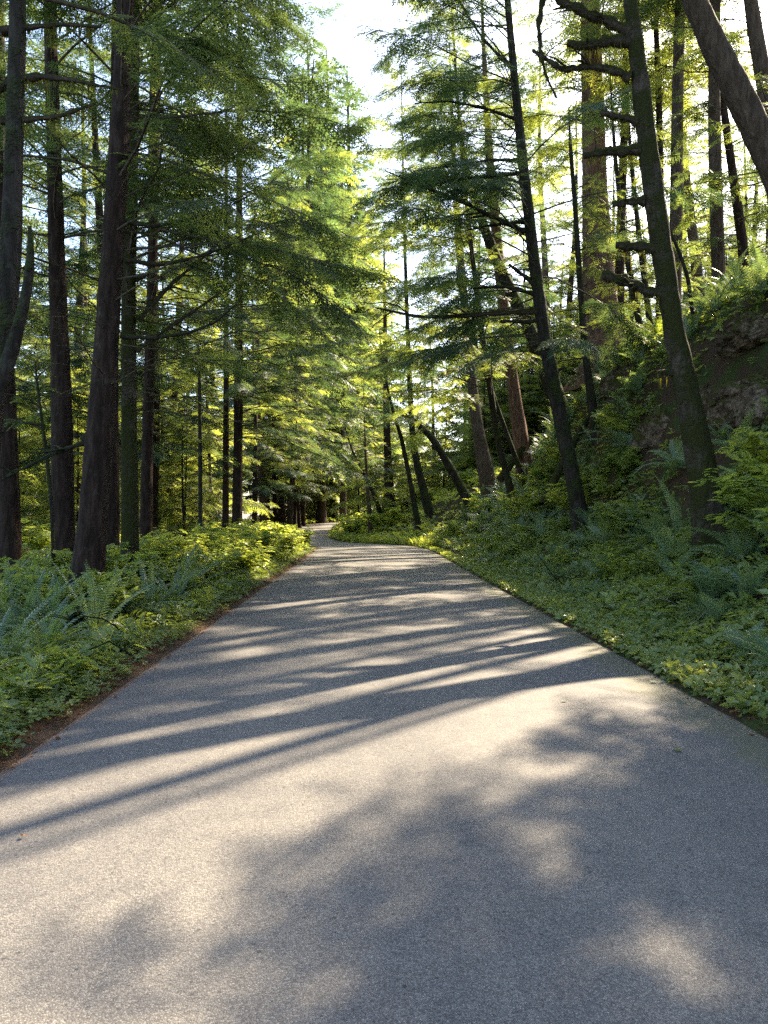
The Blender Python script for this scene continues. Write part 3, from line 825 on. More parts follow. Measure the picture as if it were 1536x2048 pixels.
# ---- trees just outside the frame on the sun side, whose trunks throw the stripes across the road
def side_tree(label, x, y, lean, r0, top, z0, bark='bark_pale', needle='needle', nbr=26, Rm=2.6, lod=1, group=None):
    zg = gz(x, y); n = 9; z = np.linspace(-.3, top - zg, n)
    pp = np.stack([lean[0] * z, lean[1] * z, z], -1)
    rr = r0 * np.linspace(1, .2, n) ** .8; rr[0] *= 1.3
    e = empty('conifer_tree', (x, y, zg)); tag(e, label, 'tree', group)
    mb = MB(); zz = np.linspace(z[0], z[-1], 40)
    q = np.stack([np.interp(zz, z, pp[:, k]) for k in range(3)], -1)
    v, f = tube(q, np.interp(zz, z, rr), 12, .1, 2.0); mb.add(v, f, 0, True); mb.build('trunk', [M[bark]], e)
    me = crown_mesh('crown', trunk_fn(q, np.interp(zz, z, rr)), z0 - zg, top - zg - .3, Rm, nbr, lod, int(x * 13 + y * 7), [M['twig'], M[needle]], dead=10, dead_z=(3, z0 - zg))
    link('crown', me, e)
SIDE = 'trees on the bank beyond the right edge'
for k, (x, y, ln, r0, z0, nb, Rm) in enumerate([(10.3, 16.7, (-.01, 0), .15, 20.5, 24, 1.4), (10.9, 19.3, (.01, 0), .12, 20.5, 20, 1.2), (11.5, 18.9, (0, 0), .15, 21, 20, 1.2), (12.1, 21.4, (.01, 0), .13, 22, 20, 1.2), (11.2, 17.4, (.015, .01), .09, 21, 16, 1.0), (11.3, 14.2, (.0, 0), .16, 9.5, 56, 1.8), (10.0, 11.0, (0, .03), .2, 8.0, 120, 3.0),
                                    (12.6, 12.8, (0, 0), .22, 10, 110, 3.0), (9.8, 8.6, (0, 0), .25, 8.0, 110, 3.4), (12.5, 8.2, (0, 0), .35, 10, 50, 3.4), (10.4, 5.6, (0, 0), .3, 9, 50, 3.4)]):
    side_tree('tall tree on the bank just beyond the right edge', x, y, ln, r0, 25, z0, nbr=nb, Rm=Rm, group=SIDE)

# ------------------------------------------------------------------ the forest behind: prototypes and copies
def proto(kind, H, r0, bark, needle, lod, seed, **c):
    zz = np.linspace(-.3, H, 18); r = np.random.RandomState(seed)
    q = np.stack([.12 * np.sin(zz * .25 + seed), .12 * np.cos(zz * .3 + seed), zz], -1)
    rr = r0 * np.linspace(1, .06, 18) ** .75; rr[0] *= 1.35
    mb = MB(); v, f = tube(q, rr, 9, .08, 2); mb.add(v, f, 0, True)
    tm = mb.mesh('trunk', [M[bark]])
    cm = crown_mesh('crown', trunk_fn(q, rr), mats=[M['twig'], M[needle]], lod=lod, seed=seed, **c)
    return tm, cm
PROTO = {
 'tall': [proto('t', 30, .34, 'bark_red', 'needle', 1, 31, z0=5, z1=29.5, Rmax=5.4, nbr=105, dead=26, dead_z=(2, 8), size=1.15, spr=1.15),
          proto('t', 27, .28, 'bark_red', 'needle_blue', 1, 32, z0=4, z1=26.5, Rmax=5.2, nbr=105, dead=22, dead_z=(2, 7), size=1.15, spr=1.15),
          proto('t', 33, .38, 'bark_pale', 'needle_light', 1, 33, z0=6, z1=32, Rmax=5.6, nbr=110, dead=26, dead_z=(2, 10), size=1.15, spr=1.15)],
 'high': [proto('h', 32, .26, 'bark_pale', 'needle_light', 1, 41, z0=18, z1=31.5, Rmax=3.6, nbr=50, dead=26, dead_z=(5, 20), size=1.3, spr=1.1),
          proto('h', 29, .2, 'bark_red', 'needle', 1, 42, z0=17, z1=28.5, Rmax=3.4, nbr=48, dead=26, dead_z=(4, 18), size=1.3, spr=1.1)],
 'crest': [proto('c', 26, .2, 'bark_red', 'needle_light', 1, 71, z0=10, z1=25.5, Rmax=4.2, nbr=90, dead=26, dead_z=(2, 8), size=1.1, spr=1.0, shape=.6),
          proto('c', 30, .24, 'bark_pale', 'needle', 1, 72, z0=11, z1=29.5, Rmax=4.4, nbr=90, dead=26, dead_z=(2, 9), size=1.1, spr=1.0, shape=.6)],
 'young': [proto('y', 9, .09, 'bark_moss', 'needle_light', 1, 51, z0=.8, z1=8.8, Rmax=2.8, nbr=64, size=1.1, spr=.9),
           proto('y', 12, .11, 'bark_moss', 'needle_light', 1, 52, z0=1.5, z1=11.8, Rmax=3.2, nbr=76, size=1.1, spr=.95),
           proto('y', 10, .09, 'bark_moss', 'needle', 1, 53, z0=1.2, z1=9.8, Rmax=2.8, nbr=64, size=1.1, spr=.9)],
 'far': [proto('f', 32, .36, 'bark_red', 'needle', 2, 61, z0=4, z1=31.5, Rmax=6.4, nbr=120, size=1.8, spr=1.7, dead=12, dead_z=(2, 7), shape=.6),
         proto('f', 28, .3, 'bark_pale', 'needle_light', 2, 62, z0=3, z1=27.5, Rmax=6.2, nbr=110, size=1.8, spr=1.7, dead=12, dead_z=(2, 6), shape=.6),
         proto('f', 35, .4, 'bark_red', 'needle_blue', 2, 63, z0=5, z1=34.5, Rmax=6.4, nbr=120, size=1.8, spr=1.7, dead=12, dead_z=(2, 8), shape=.6)]}
def copy_tree(kind, x, y, rz, sc, label, group, lean=0.0):
    tm, cm = PROTO[kind][rs.randint(len(PROTO[kind]))]
    tone = {'needle_green': 'dark green', 'needle_blue_green': 'blue green', 'needle_light_green': 'light green'}[cm.materials[1].name]
    size = 'small' if sc < .8 else 'large' if sc > 1.05 else 'medium'
    band = 'close behind the road' if y < 40 else 'further back' if y < 70 else 'far away'
    label = size + ' ' + tone + ' ' + label.replace(' green', '') + ' ' + band
    if len(label.split()) > 16: label = ' '.join(label.split()[:-len(band.split())])
    z = gz(x, y)
    e = empty('conifer_tree', (x, y, z - .05), rz, sc)
    e.rotation_euler = (rs.normal(0, .025), rs.normal(0, .025) - lean, rz)
    tag(e, label, 'tree', group)
    link('trunk', tm, e); link('crown', cm, e)

LIT_T = lambda x, y: [(x - t * .682, y - t * .731) for t in range(10, 46, 3)]
def shades_road(x, y):
    """does a crown here stand between the sun and the near road?"""
    for t in range(10, 46, 3):
        xr, yr = x - t * .682, y - t * .731
        if 1 < yr < 46 and abs(xr - np.interp(yr, _yy, _XC)) < 2.9: return True
    return False
def free_height(x, y):
    """how tall a tree here may stand without shading the near road"""
    best = 99
    for t in np.arange(4, 60, 1.0):
        xr, yr = x - t * .682, y - t * .731
        if 1 < yr < 40 and abs(xr - np.interp(yr, _yy, _XC)) < 2.9: best = min(best, t * TK)
    return best
placed = [t for t in TREES]
def clear(x, y, d):
    return all((x - a) ** 2 + (y - b) ** 2 > d * d for a, b in placed)
def scatter(n, ybox, sbox, kindf, dmin, label, group, smin=.8, smax=1.15, vis=True):
    k = 0; tries = 0
    while k < n and tries < n * 60:
        tries += 1
        y = rs.uniform(*ybox); x = np.interp(y, _yy, _XC) + rs.uniform(*sbox)
        if vis and abs(x) / max(y, 1) > .62: continue
        if not clear(x, y, dmin): continue
        kd = kindf(x, y)
        if kd is None: continue
        copy_tree(kd, x, y, rs.rand() * 6.283, rs.uniform(smin, smax), label, group)
        placed.append((x, y)); k += 1
def blocks(x, y, top):
    """does a tree of this height keep the sun from the glades seen past the road?"""
    for t in np.arange(3, top / TK, 2.0):
        a, b = x - t * .682, y - t * .731
        if (-14 < a < 4 and 52 < b < 108) or (-26 < a < -9 and 22 < b < 50): return True
    return False
LF = 'trees standing deep in the left forest'
LFL = 'tall conifer standing deep in the left forest'
scatter(7, (22, 50), (-30, -9), lambda x, y: 'tall', 2.8, LFL, LF)
scatter(16, (56, 95), (-44, -9), lambda x, y: 'tall', 3.2, LFL, LF)
YL, YR = 'young conifers under the left trees', 'young conifers on the right hill'
scatter(52, (24, 75), (-34, -7.5), lambda x, y: 'young', 1.8, 'young green conifer growing under the left trees', YL, .6, 1.25)
RF = 'trees standing on top of the right hill'
RFL = 'tall conifer standing on the hill above the bank'
def hill_young(x, y):
    return 'young' if free_height(x, y) - gz(x, y) > 13 else None
scatter(60, (21, 56), (13, 28), hill_young, 1.6, 'young green conifer growing on the right hill', YR, .7, 1.1)
for k, (x, y) in enumerate(((10.2, 22.6), (9.7, 25.2), (10.4, 27.6), (9.9, 30.6))):
    copy_tree('crest', x, y, k * 1.3, (.9, 1.0, .85, 1.1, .95, 1.0)[k], 'slim tall conifer growing along the crest of the bank', 'conifers along the crest of the bank'); placed.append((x, y))
for k, (x, y) in enumerate(((15.5, 66), (18.2, 60), (20, 70), (16, 78), (18.5, 73), (21.5, 66), (25, 62), (28.5, 58))):
    copy_tree('tall', x, y, k * 1.7, (.75, .8, .95, .9, .95, .85, .95, .9, .95, 1.1)[k], RFL if k < 8 else 'tall conifer at the inside of the far bend', RF if k < 8 else 'conifers at the far bend'); placed.append((x, y))
scatter(4, (26, 40), (17, 24), lambda x, y: 'high' if free_height(x, y) < 30 else None, 3.2, 'tall bare stemmed conifer standing on the hill above the bank', RF)
scatter(9, (30, 62), (20, 36), lambda x, y: 'tall' if free_height(x, y) - gz(x, y) > 22 else None, 3.0, RFL, RF)
scatter(34, (54, 100), (5, 34), lambda x, y: 'young', 2.2, 'young green conifer beside the far bend', 'young conifers beside the far bend', .6, 1.1)
def low_enough(x, y):
    return free_height(x, y) - gz(x, y) > 12 and (x + 6) / .682 * TK - gz(x, y) > 13
scatter(26, (40, 62), (15, 30), lambda x, y: 'young' if low_enough(x, y) else None, 1.5, 'young green conifer growing on the right hill', YR, 1.15, 1.5)
scatter(12, (46, 80), (29, 44), lambda x, y: 'tall', 2.5, RFL, RF, .75, .95)
for k, (x, y) in enumerate(((7.5, 66), (10.5, 76), (12, 61), (15, 72), (9.5, 86), (18.5, 82), (22.5, 75), (14, 92), (25.5, 86), (20.5, 65), (5.5, 78))):
    copy_tree('far', x, y, k * 2.1, (.72, .8, .62, .78, .85, .8, .8, .9, .9, .7, .8)[k], 'dense conifer filling the slope past the leaning trunks', 'conifers past the leaning trunks'); placed.append((x, y))
FB = 'far trees closing the view beyond the bend'
scatter(75, (92, 190), (-90, 110), lambda x, y: None if abs(x - np.interp(y, _yy, _XC)) < 5 or blocks(x, y, 30) else 'far', 3.5, 'far conifer closing the view beyond the bend', FB, .8, 1.2)
for px, d, sc in ((600, 108, 2.0), (630, 122, 2.3), (665, 128, 2.3), (685, 112, 2.0), (712, 126, 2.2), (580, 92, 1.7), (645, 96, 1.5), (610, 100, 1.45), (640, 112, 1.6), (672, 106, 1.35), (700, 118, 1.5), (588, 84, 1.25), (655, 135, 1.9), (620, 125, 1.7), (560, 76, 1.2), (690, 140, 1.9)):
    x = (px - CX) / F_PX * d
    copy_tree('far', x, d, rs.rand() * 6, sc, 'very tall conifer closing the gap above the road', 'very tall conifers above the far road')
scatter(14, (90, 112), (-9, -3.6), lambda x, y: 'young', 1.5, 'young green conifer beside the far road end', 'young conifers at the far road end', .5, .8)
FT = 'slender trunks by the far bend'
for px, d in ((525, 62), (537, 70), (550, 64), (566, 75), (580, 66), (586, 72), (597, 80), (606, 86), (640, 110), (655, 118), (512, 58)):
    x = (px - CX) / F_PX * d
    copy_tree('tall', x, d, rs.rand() * 6, rs.uniform(.75, .95), 'slender dark trunk behind the bushes at the far bend', FT); placed.append((x, d))

for x, y, sc in ((9.3, 13.1, .42), (8.8, 11.3, .42), (9.9, 11.3, .75), (9.3, 9.6, .8), (11.2, 11.0, .9)):  # unseen young trees, added so their low crowns shade the near road
    copy_tree('young', x, y, x * 3, sc, 'unseen young conifer added on the bank to shade the road', 'added shade trees beyond the right edge')
# ------------------------------------------------------------------ undergrowth prototypes
def leaflet(L, w, fold=.25, droop=.15):
    """one folded leaflet, six corners, two faces"""
    V = np.array([[0, 0, 0], [.3 * L, .5 * w, fold * w * .5], [.68 * L, .38 * w, fold * w * .4 - droop * L * .4], [L, 0, -droop * L],
                  [.68 * L, -.38 * w, fold * w * .4 - droop * L * .4], [.3 * L, -.5 * w, fold * w * .5]])
    return V, np.array([[0, 1, 2, 3], [0, 3, 4, 5]])
def merge(parts):
    V = []; F_ = []; n = 0
    for v, f in parts: V.append(v); F_.append(f + n); n += len(v)
    return np.concatenate(V), np.concatenate(F_)
def rotz(v, a): c, s = math.cos(a), math.sin(a); return v @ np.array([[c, s, 0], [-s, c, 0], [0, 0, 1]])
def leaflet_lite(L, w):
    V = np.array([[0, 0, 0], [.5 * L, .5 * w, .12 * w], [L, 0, -.12 * L], [.45 * L, -.5 * w, .12 * w]])
    return V, np.array([[0, 1, 2, 3]])
def compound(n, L, w, seed=0, leaflet=leaflet):
    """pinnate leaf of n leaflets"""
    r = np.random.RandomState(seed); parts = []
    pairs = (n - 1) // 2
    for k in range(pairs):
        x = .35 * L * (k + 1)
        for sd in (-1, 1):
            v, f = leaflet(L * r.uniform(.8, 1.05), w); v = rotz(v, sd * R(r.uniform(55, 75))); v = v + np.array([x, 0, -.03 * k])
            parts.append((v, f))
    v, f = leaflet(L * 1.15, w * 1.1); parts.append((v + np.array([.35 * L * (pairs + .6), 0, -.03 * pairs]), f))
    return merge(parts)
LEAF3L = compound(3, .12, .09, 0, leaflet_lite); LEAF5L = compound(5, .135, .07, 0, leaflet_lite)
LEAF3 = compound(3, .12, .085); LEAF5 = compound(5, .135, .062); LEAF7 = compound(7, .17, .055, 4)

def shrub_mesh(seed, H, n_stem, leaf, nleaf, mat, spread=.5):
    r = np.random.RandomState(seed); mb = MB(); pos = []; X = []; sc = []
    for k in range(n_stem):
        az = r.rand() * 6.283; L = H * r.uniform(.7, 1.15)
        p0 = np.array([r.normal(0, .1), r.normal(0, .1), -.05])
        bp = branch_path(p0, az, L, R(r.uniform(55, 85)), spread * r.uniform(.6, 1.6), r, 7, .12)
        add_tube(mb, bp, np.linspace(.008, .002, 7), 4, 0)
        subs = [(bp, .3)]
        for q in range(3):
            t = r.uniform(.3, .85); p, T = interp_path(bp, np.array([t]))
            b2 = branch_path(p[0], az + r.uniform(-1.4, 1.4), L * r.uniform(.25, .5), R(r.uniform(10, 55)), .5, r, 5, .12)
            add_tube(mb, b2, np.linspace(.004, .0015, 5), 3, 0); subs.append((b2, .1))
        for b, t0 in subs:
            n = max(3, int(nleaf * (1 if t0 > .2 else .5)))
            t = t0 + (1 - t0) * (np.arange(n) + r.rand(n)) / n
            p, T = interp_path(b, np.clip(t, 0, .999))
            a = r.rand(n) * 6.283
            d = T * .35 + np.stack([np.cos(a), np.sin(a), r.uniform(-.25, .3, n)], -1)
            pos.append(p); X.append(d); sc.append(r.uniform(.65, 1.25, n))
    pos = np.concatenate(pos); X = np.concatenate(X); sc = np.concatenate(sc)
    Mx = frames(X, np.array([0, 0, 1.]) + r.normal(0, .3, X.shape), sc)
    mb.inst(leaf[0], leaf[1], Mx, pos, 1)
    return mb.mesh('leafy_shrub', [M['twig'], M[mat]])

def frond_mesh(seed, L, w, npin, mat, arch=1.35, sub=0, up=R(68)):
    """one frond: a curved midrib with pinnae on both sides"""
    r = np.random.RandomState(seed); mb = MB()
    bp = branch_path(np.zeros(3), 0, L, up, arch, r, 9, .02)
    add_tube(mb, bp, np.linspace(.004, .001, 9), 3, 0)
    t = np.linspace(.1, .985, npin)
    p, T = interp_path(bp, t)
    H = np.cross(np.array([0, 0, 1.]), T); N = np.cross(T, H)
    ln = w * np.clip(np.maximum(np.sin((t * .93 + .12) * math.pi), 0) ** .6, .12, 1) * (1.15 - .45 * t)
    Vt = []
    for sd in (-1, 1):
        d = unit(H * sd + T * .28 + N * -.12)
        if sub == 0:
            hw = L / npin * .40
            a = p - T * hw; b = p + T * hw; m1 = p + d * ln[:, None] * .6 + T * hw * .75 - N * .006; tip = p + d * ln[:, None] - N * .012
            Vt.append(np.stack([a, b, m1, tip], 1).reshape(-1, 3))
        else:
            for k in range(sub):
                q = p + d * (ln * (k + .3) / sub)[:, None]
                l2 = (ln * .34 * (1 - k / sub) + .006)
                for s2 in (-1, 1):
                    d2 = unit(T * s2 + d * .4)
                    hw = (ln / sub * .42)[:, None]
                    a = q - d * hw; b = q + d * hw
                    m1 = q + d2 * l2[:, None] * .6 + d * hw * .7; tip = q + d2 * l2[:, None] - N * .004
                    Vt.append(np.stack([a, b, m1, tip], 1).reshape(-1, 3))
    V = np.concatenate(Vt)
    mb.add(V, np.arange(len(V)).reshape(-1, 4), 1, False, r.rand(len(V) // 4) * .3 + .35)
    return mb.mesh('frond', [M['twig'], M[mat]])
FROND = {'sword': [frond_mesh(k, .95, .085, 30, 'fern', 1.3 + .2 * k) for k in range(3)],
         'lady': [frond_mesh(10 + k, .85, .17, 17, 'fern', 1.2 + .2 * k, 6) for k in range(3)],
         'light': [frond_mesh(20 + k, .9, .09, 28, 'fern_light', 1.4 + .2 * k) for k in range(3)],
         'upright': [frond_mesh(30 + k, .95, .08, 30, 'fern', .5 + .2 * k) for k in range(3)]}
def frond_set(kind, n, r):
    out = []
    for k in range(n):
        a = 6.283 * (k + r.uniform(-.3, .3)) / n
        out.append((r.randint(3), (r.uniform(-.12, .12), r.uniform(-.35, .3), a), r.uniform(.7, 1.15)))
    return out
def fern(kind, x, y, sc, label, group, parts=True, n=None, z=None, tilt=None):
    r = np.random.RandomState(int(abs(x * 313 + y * 71)) % 99991)
    if group:
        ss = x - float(np.interp(y, _yy, _XC))
        where = 'near the crest' if ss > 7.6 else 'half way up' if ss > 5.6 else 'low down' if ss > 0 else 'beside the verge' if ss > -5 else 'further in'
        label = ('small ' if sc < .95 else 'large ' if sc > 1.2 else '') + label + ' ' + where + (' before the mossy leaning tree' if y < 11 and ss > 0 else ' beyond the slim leaning tree' if y > 21 and ss > 0 else '')
        label = ' '.join(label.split()[:16])
    z = gz(x, y) if z is None else z
    e = empty('fern', (x, y, z), r.rand() * 6.28, sc)
    if tilt: e.rotation_euler = (tilt[0], tilt[1], e.rotation_euler[2])
    tag(e, label, 'fern', group)
    for i, rot, s in frond_set(kind, n or r.randint(8, 13), r):
        link('frond', FROND[kind][i], e, (0, 0, 0), rot, s)
    return e
SHRUB = {'salmon': [shrub_mesh(1 + k, 1.15, 11, LEAF3, 12, 'leaf_light') for k in range(3)],
         'dark': [shrub_mesh(11 + k, 1.0, 10, LEAF3, 12, 'leaf') for k in range(3)],
         'elder': [shrub_mesh(21 + k, 1.25, 7, LEAF7, 7, 'leaf', .7) for k in range(3)],
         'pale': [shrub_mesh(41 + k, 1.1, 9, LEAF5, 10, 'leaf_light', .6) for k in range(3)],
         'low': [shrub_mesh(31 + k, .55, 10, LEAF5, 8, 'leaf', .7) for k in range(3)]}
def shrub(kind, x, y, sc, label, group):
    o = link('leafy_shrub', SHRUB[kind][rs.randint(3)], None, (x, y, gz(x, y)), (rs.normal(0, .08), rs.normal(0, .08), rs.rand() * 6.28), sc)
    tag(o, label, 'shrub', group)
    return o

# where rock and earth show on the bank nothing grows
def on_bank(px, py, d0=8, d1=40):
    """where the sight line through a pixel meets the ground"""
    for d in np.arange(d0, d1, .1):
        q = P(px, py, d)
        if ground(q[0], q[1]) > q[2]: return q
    return P(px, py, d1)
ROCKS = [('bare brown rock face under the mossy overhang at the right edge', on_bank(1500, 800), (.45, .2, -.15), (.85, 1.2, .6), 1),
         ('thick moss cushioned rock overhang at the right edge', on_bank(1500, 690), (.45, .1, .25), (.8, 1.2, .35), 2),
         ('crumbling rock patch low between the two leaning trees', on_bank(1315, 870), (.5, .2, 0), (.8, 1.1, .6), 3),
         ('dark soil covered rock below the massive tree', on_bank(1235, 770), (.6, .3, 0), (.9, 1.4, .7), 4),
         ('earthy rock shelf beside the mossy leaning tree', on_bank(1405, 800), (.6, .2, 0), (.7, .8, .45), 6)]
def bare(x, y, m=1.0):
    out = np.zeros(np.shape(x), bool)
    for _, q, o, sz, _k in ROCKS:
        out |= (((x - q[0]) / (sz[0] * .65 * m)) ** 2 + ((y - q[1] + .3) / (sz[1] * .6 * m)) ** 2) < 1
    return out
# bank on the right: shrubs below, ferns above
def sx(s, y): return float(np.interp(y, _yy, _XC)) + s
n = 0
for k in range(2000):
    if n >= 62: break
    y = 5.5 + 36 * rs.rand() ** 1.3; s = rs.uniform(4.0, 7.0); x = sx(s, y)
    if abs(x) / y > .62 or bare(x, y): continue
    kd = rs.choice(['elder', 'dark', 'low', 'pale'])
    hgt = .5 if s < 5.3 and y < 22 else .85 if s < 4.8 else 1.15
    shrub(kd, x, y, hgt * rs.uniform(.75, 1.05), {'elder': 'arching shrub with narrow leaflets among the right verge plants',
          'dark': 'dark green leafy shrub on the foot of the right bank', 'low': 'low leafy plant on the foot of the right bank', 'pale': 'light green leafy shrub on the foot of the right bank'}[kd],
          {'elder': 'arching shrubs on the right verge', 'dark': 'dark shrubs on the right bank', 'low': 'low plants on the right bank', 'pale': 'light shrubs on the right bank'}[kd]); n += 1
n = 0
for k in range(4000):
    if n >= 230: break
    y = 5 + 36 * rs.rand() ** 1.25; s = rs.uniform(3.35, 9.6); x = sx(s, y)
    if abs(x) / y > .60 or bare(x, y, 1.1): continue
    kd = 'sword' if rs.rand() < .6 else 'lady'
    if s > 8.4: kd = rs.choice(['sword', 'light'])
    top = s > 8.2
    fern(kd, x, y, rs.uniform(.95, 1.45) * (1.1 if s > 5 else .85 if s > 4.2 else .5), {'sword': 'dark sword fern hanging on the right bank', 'lady': 'feathery lady fern on the right bank',
         'light': 'sunlit light green fern on the crest of the bank'}[kd], {'sword': 'sword ferns on the right bank', 'lady': 'lady ferns on the right bank', 'light': 'light ferns on the bank crest'}[kd],
         tilt=(0, -.5) if 5 < s < 8.4 else None)
    n += 1
for k, (px, d) in enumerate(((860, 41), (840, 43), (880, 38), (815, 46), (900, 35))):
    x = (px - CX) / F_PX * d
    fern('light', x, d, 1.0, 'pale arching fern at the road side before the far bend', 'pale ferns before the far bend')
fern('light', *P(1300, 1255, 9.3)[:2], .42, 'small bright yellow green fern among the right verge clover', None)

# left side: bright bushes along the road, ferns nearer
n = 0
for k in range(3000):
    if n >= 95: break
    y = 9.5 + 34 * rs.rand() ** 1.1; s = -rs.uniform(4.0 if y < 10 else 3.5, 6.6 if y < 20 else 5.6); x = sx(s, y)
    if x / y < -.58: continue
    kd = 'salmon' if (y > 15 or rs.rand() < .3) else 'dark'
    shrub(kd, x, y, rs.uniform(.85, 1.35) * (.85 if y < 13 else 1) * (.75 if s > -4.1 else 1), {'salmon': 'bright yellow green berry bush beside the left road edge', 'dark': 'shaded leafy bush at the left road side'}[kd],
          {'salmon': 'bright bushes along the left road edge', 'dark': 'shaded bushes at the left road side'}[kd]); n += 1
n = 0
for k in range(3000):
    if n >= 62: break
    y = 6.0 + 22 * rs.rand() ** 1.2; s = -rs.uniform(3.7, 7.0); x = sx(s, y)
    if x / y < -.6: continue
    kd = rs.choice(['sword', 'lady', 'upright'])
    fern(kd, x, y, rs.uniform(.8, 1.3), {'sword': 'dark green sword fern below the left trees', 'lady': 'feathery fern below the left trees', 'upright': 'upright dark fern below the left trees'}[kd],
         {'sword': 'sword ferns below the left trees', 'lady': 'feathery ferns below the left trees', 'upright': 'upright ferns below the left trees'}[kd]); n += 1
for k, (px, d) in enumerate(((95, 8.3), (190, 9.4), (250, 10.6), (300, 11.6), (130, 10.5), (40, 9.6), (370, 13.4))):
    x = (px - CX) / F_PX * d
    fern(('sword', 'upright')[k % 2], x, d, (1.1, 1.25, 1.2, 1.1, 1.3, 1.2, 1.2)[k], 'big sword fern standing in front of the left trees', 'big sword ferns before the left trees')
fern('upright', *P(345, 1230, 12.2)[:2], .95, 'tall upright dark fern at the left road side before the sunlit bushes', None)
fern('light', *P(440, 1180, 15.5)[:2], .95, 'sunlit yellow fern standing upright in the left bushes', None)
n = 0
for k in range(3000):                                       # bushes inside the left wood
    if n >= 60: break
    y = 14 + 50 * rs.rand(); s = -rs.uniform(6.5, 24); x = sx(s, y)
    if x / y < -.58: continue
    shrub('salmon', x, y, rs.uniform(.9, 1.7), 'sunlit bush under the trees of the left forest', 'bushes under the left forest'); n += 1
n = 0
for k in range(3000):                                       # and past the bend and on the hill
    if n >= 60: break
    y = 45 + 50 * rs.rand(); s = rs.uniform(3.6, 16) if rs.rand() < .6 else -rs.uniform(3.8, 8); x = sx(s, y)
    shrub('salmon', x, y, rs.uniform(.9, 1.8), 'sunlit bush near the far bend of the road', 'bushes near the far bend'); n += 1

# ------------------------------------------------------------------ ground cover (nobody could count it)
def cover(name, label, n, yfun, sfun, leaf, scl, hgt, mat, keep=None, cat='ground cover', tiltn=.3, seed=1):
    r = np.random.RandomState(seed)
    y = yfun(r, n); s = sfun(r, n); x = np.interp(y, _yy, _XC) + s
    k = np.abs(x) / y < .66
    if keep is not None: k &= keep(x, y, s, r)
    x, y, s = x[k], y[k], s[k]; m = len(x)
    z = ground(x, y) + hgt(r, m, s)
    a = r.rand(m) * 6.283
    X = np.stack([np.cos(a), np.sin(a), r.normal(0, .25, m)], -1)
    Mx = frames(X, np.array([0, 0, 1.]) + r.normal(0, tiltn, (m, 3)), scl(r, m))
    mb = MB(); mb.inst(leaf[0], leaf[1], Mx, np.stack([x, y, z], -1), 0)
    o = mb.build(name, [M[mat]])
    tag(o, label, cat, kind='stuff')
def clover_tmpl():
    parts = []
    for k in range(3):
        V = np.array([[0, 0, 0], [.45, .34, .05], [.86, .3, -.02], [.8, 0, -.03], [.86, -.3, -.02], [.45, -.34, .05]])
        V = rotz(V, k * 2.094); parts.append((V, np.array([[0, 1, 2, 3], [0, 3, 4, 5]])))
    return merge(parts)
CLO = clover_tmpl()
patch = lambda sc, th, seed: (lambda x, y, s, r: nz(np.stack([x, y, 0 * x], -1), sc, 3, seed) + r.uniform(-.3, .3, len(x)) > th)
cover('clover', 'pale green clover carpet along the near left road edge', 15000, lambda r, n: 3.2 + 32 * r.rand(n) ** 1.7,
      lambda r, n: -2.66 - 1.6 * r.rand(n) ** 1.05, CLO, lambda r, n: r.uniform(.03, .06, n), lambda r, n, s: r.uniform(.02, .09, n), 'clover', lambda x, y, s, r: patch(2.4, -.75, 1)(x, y, s - .25, r) & ((s < -2.78) | patch(3.1, -.1, 7)(x, y, s, r)), seed=1)
cover('clover', 'green clover and seedling carpet along the right road edge', 26000, lambda r, n: 3.4 + 24 * r.rand(n) ** 1.5,
      lambda r, n: 2.68 + 1.7 * r.rand(n) ** 1.2, LEAF3L, lambda r, n: r.uniform(.25, .85, n), lambda r, n, s: r.uniform(.0, .10, n) + .1 * np.clip(s - 2.9, 0, 1) * r.rand(n), 'clover', patch(1.9, -.3, 2), tiltn=.55, seed=2)
cover('ground_cover', 'leafy ground cover over the foot of the right bank', 25000, lambda r, n: 4 + 40 * r.rand(n) ** 1.3,
      lambda r, n: 3.5 + 7 * r.rand(n), LEAF5L, lambda r, n: r.uniform(.5, 1.3, n), lambda r, n, s: r.uniform(.0, .2, n), 'leaf', lambda x, y, s, r: patch(.8, -.35, 3)(x, y, s, r) & ~bare(x, y, .9), tiltn=.5, seed=3)
cover('ground_cover', 'leafy ground cover on the forest floor left of the road', 22000, lambda r, n: 4.5 + 42 * r.rand(n) ** 1.3,
      lambda r, n: -3.1 - 14 * r.rand(n) ** 1.6, LEAF5L, lambda r, n: r.uniform(.5, 1.25, n), lambda r, n, s: r.uniform(.0, .26, n), 'leaf', patch(.8, -.3, 4), tiltn=.5, seed=4)
cover('ground_cover', 'sunlit plants on the distant forest floor', 16000, lambda r, n: 40 + 80 * r.rand(n),
      lambda r, n: np.where(r.rand(n) < .5, 1, -1) * (3.0 + 26 * r.rand(n) ** 1.5), LEAF5L, lambda r, n: r.uniform(1.2, 3.2, n), lambda r, n, s: r.uniform(.0, .5, n), 'leaf_light', None, tiltn=.6, seed=5)
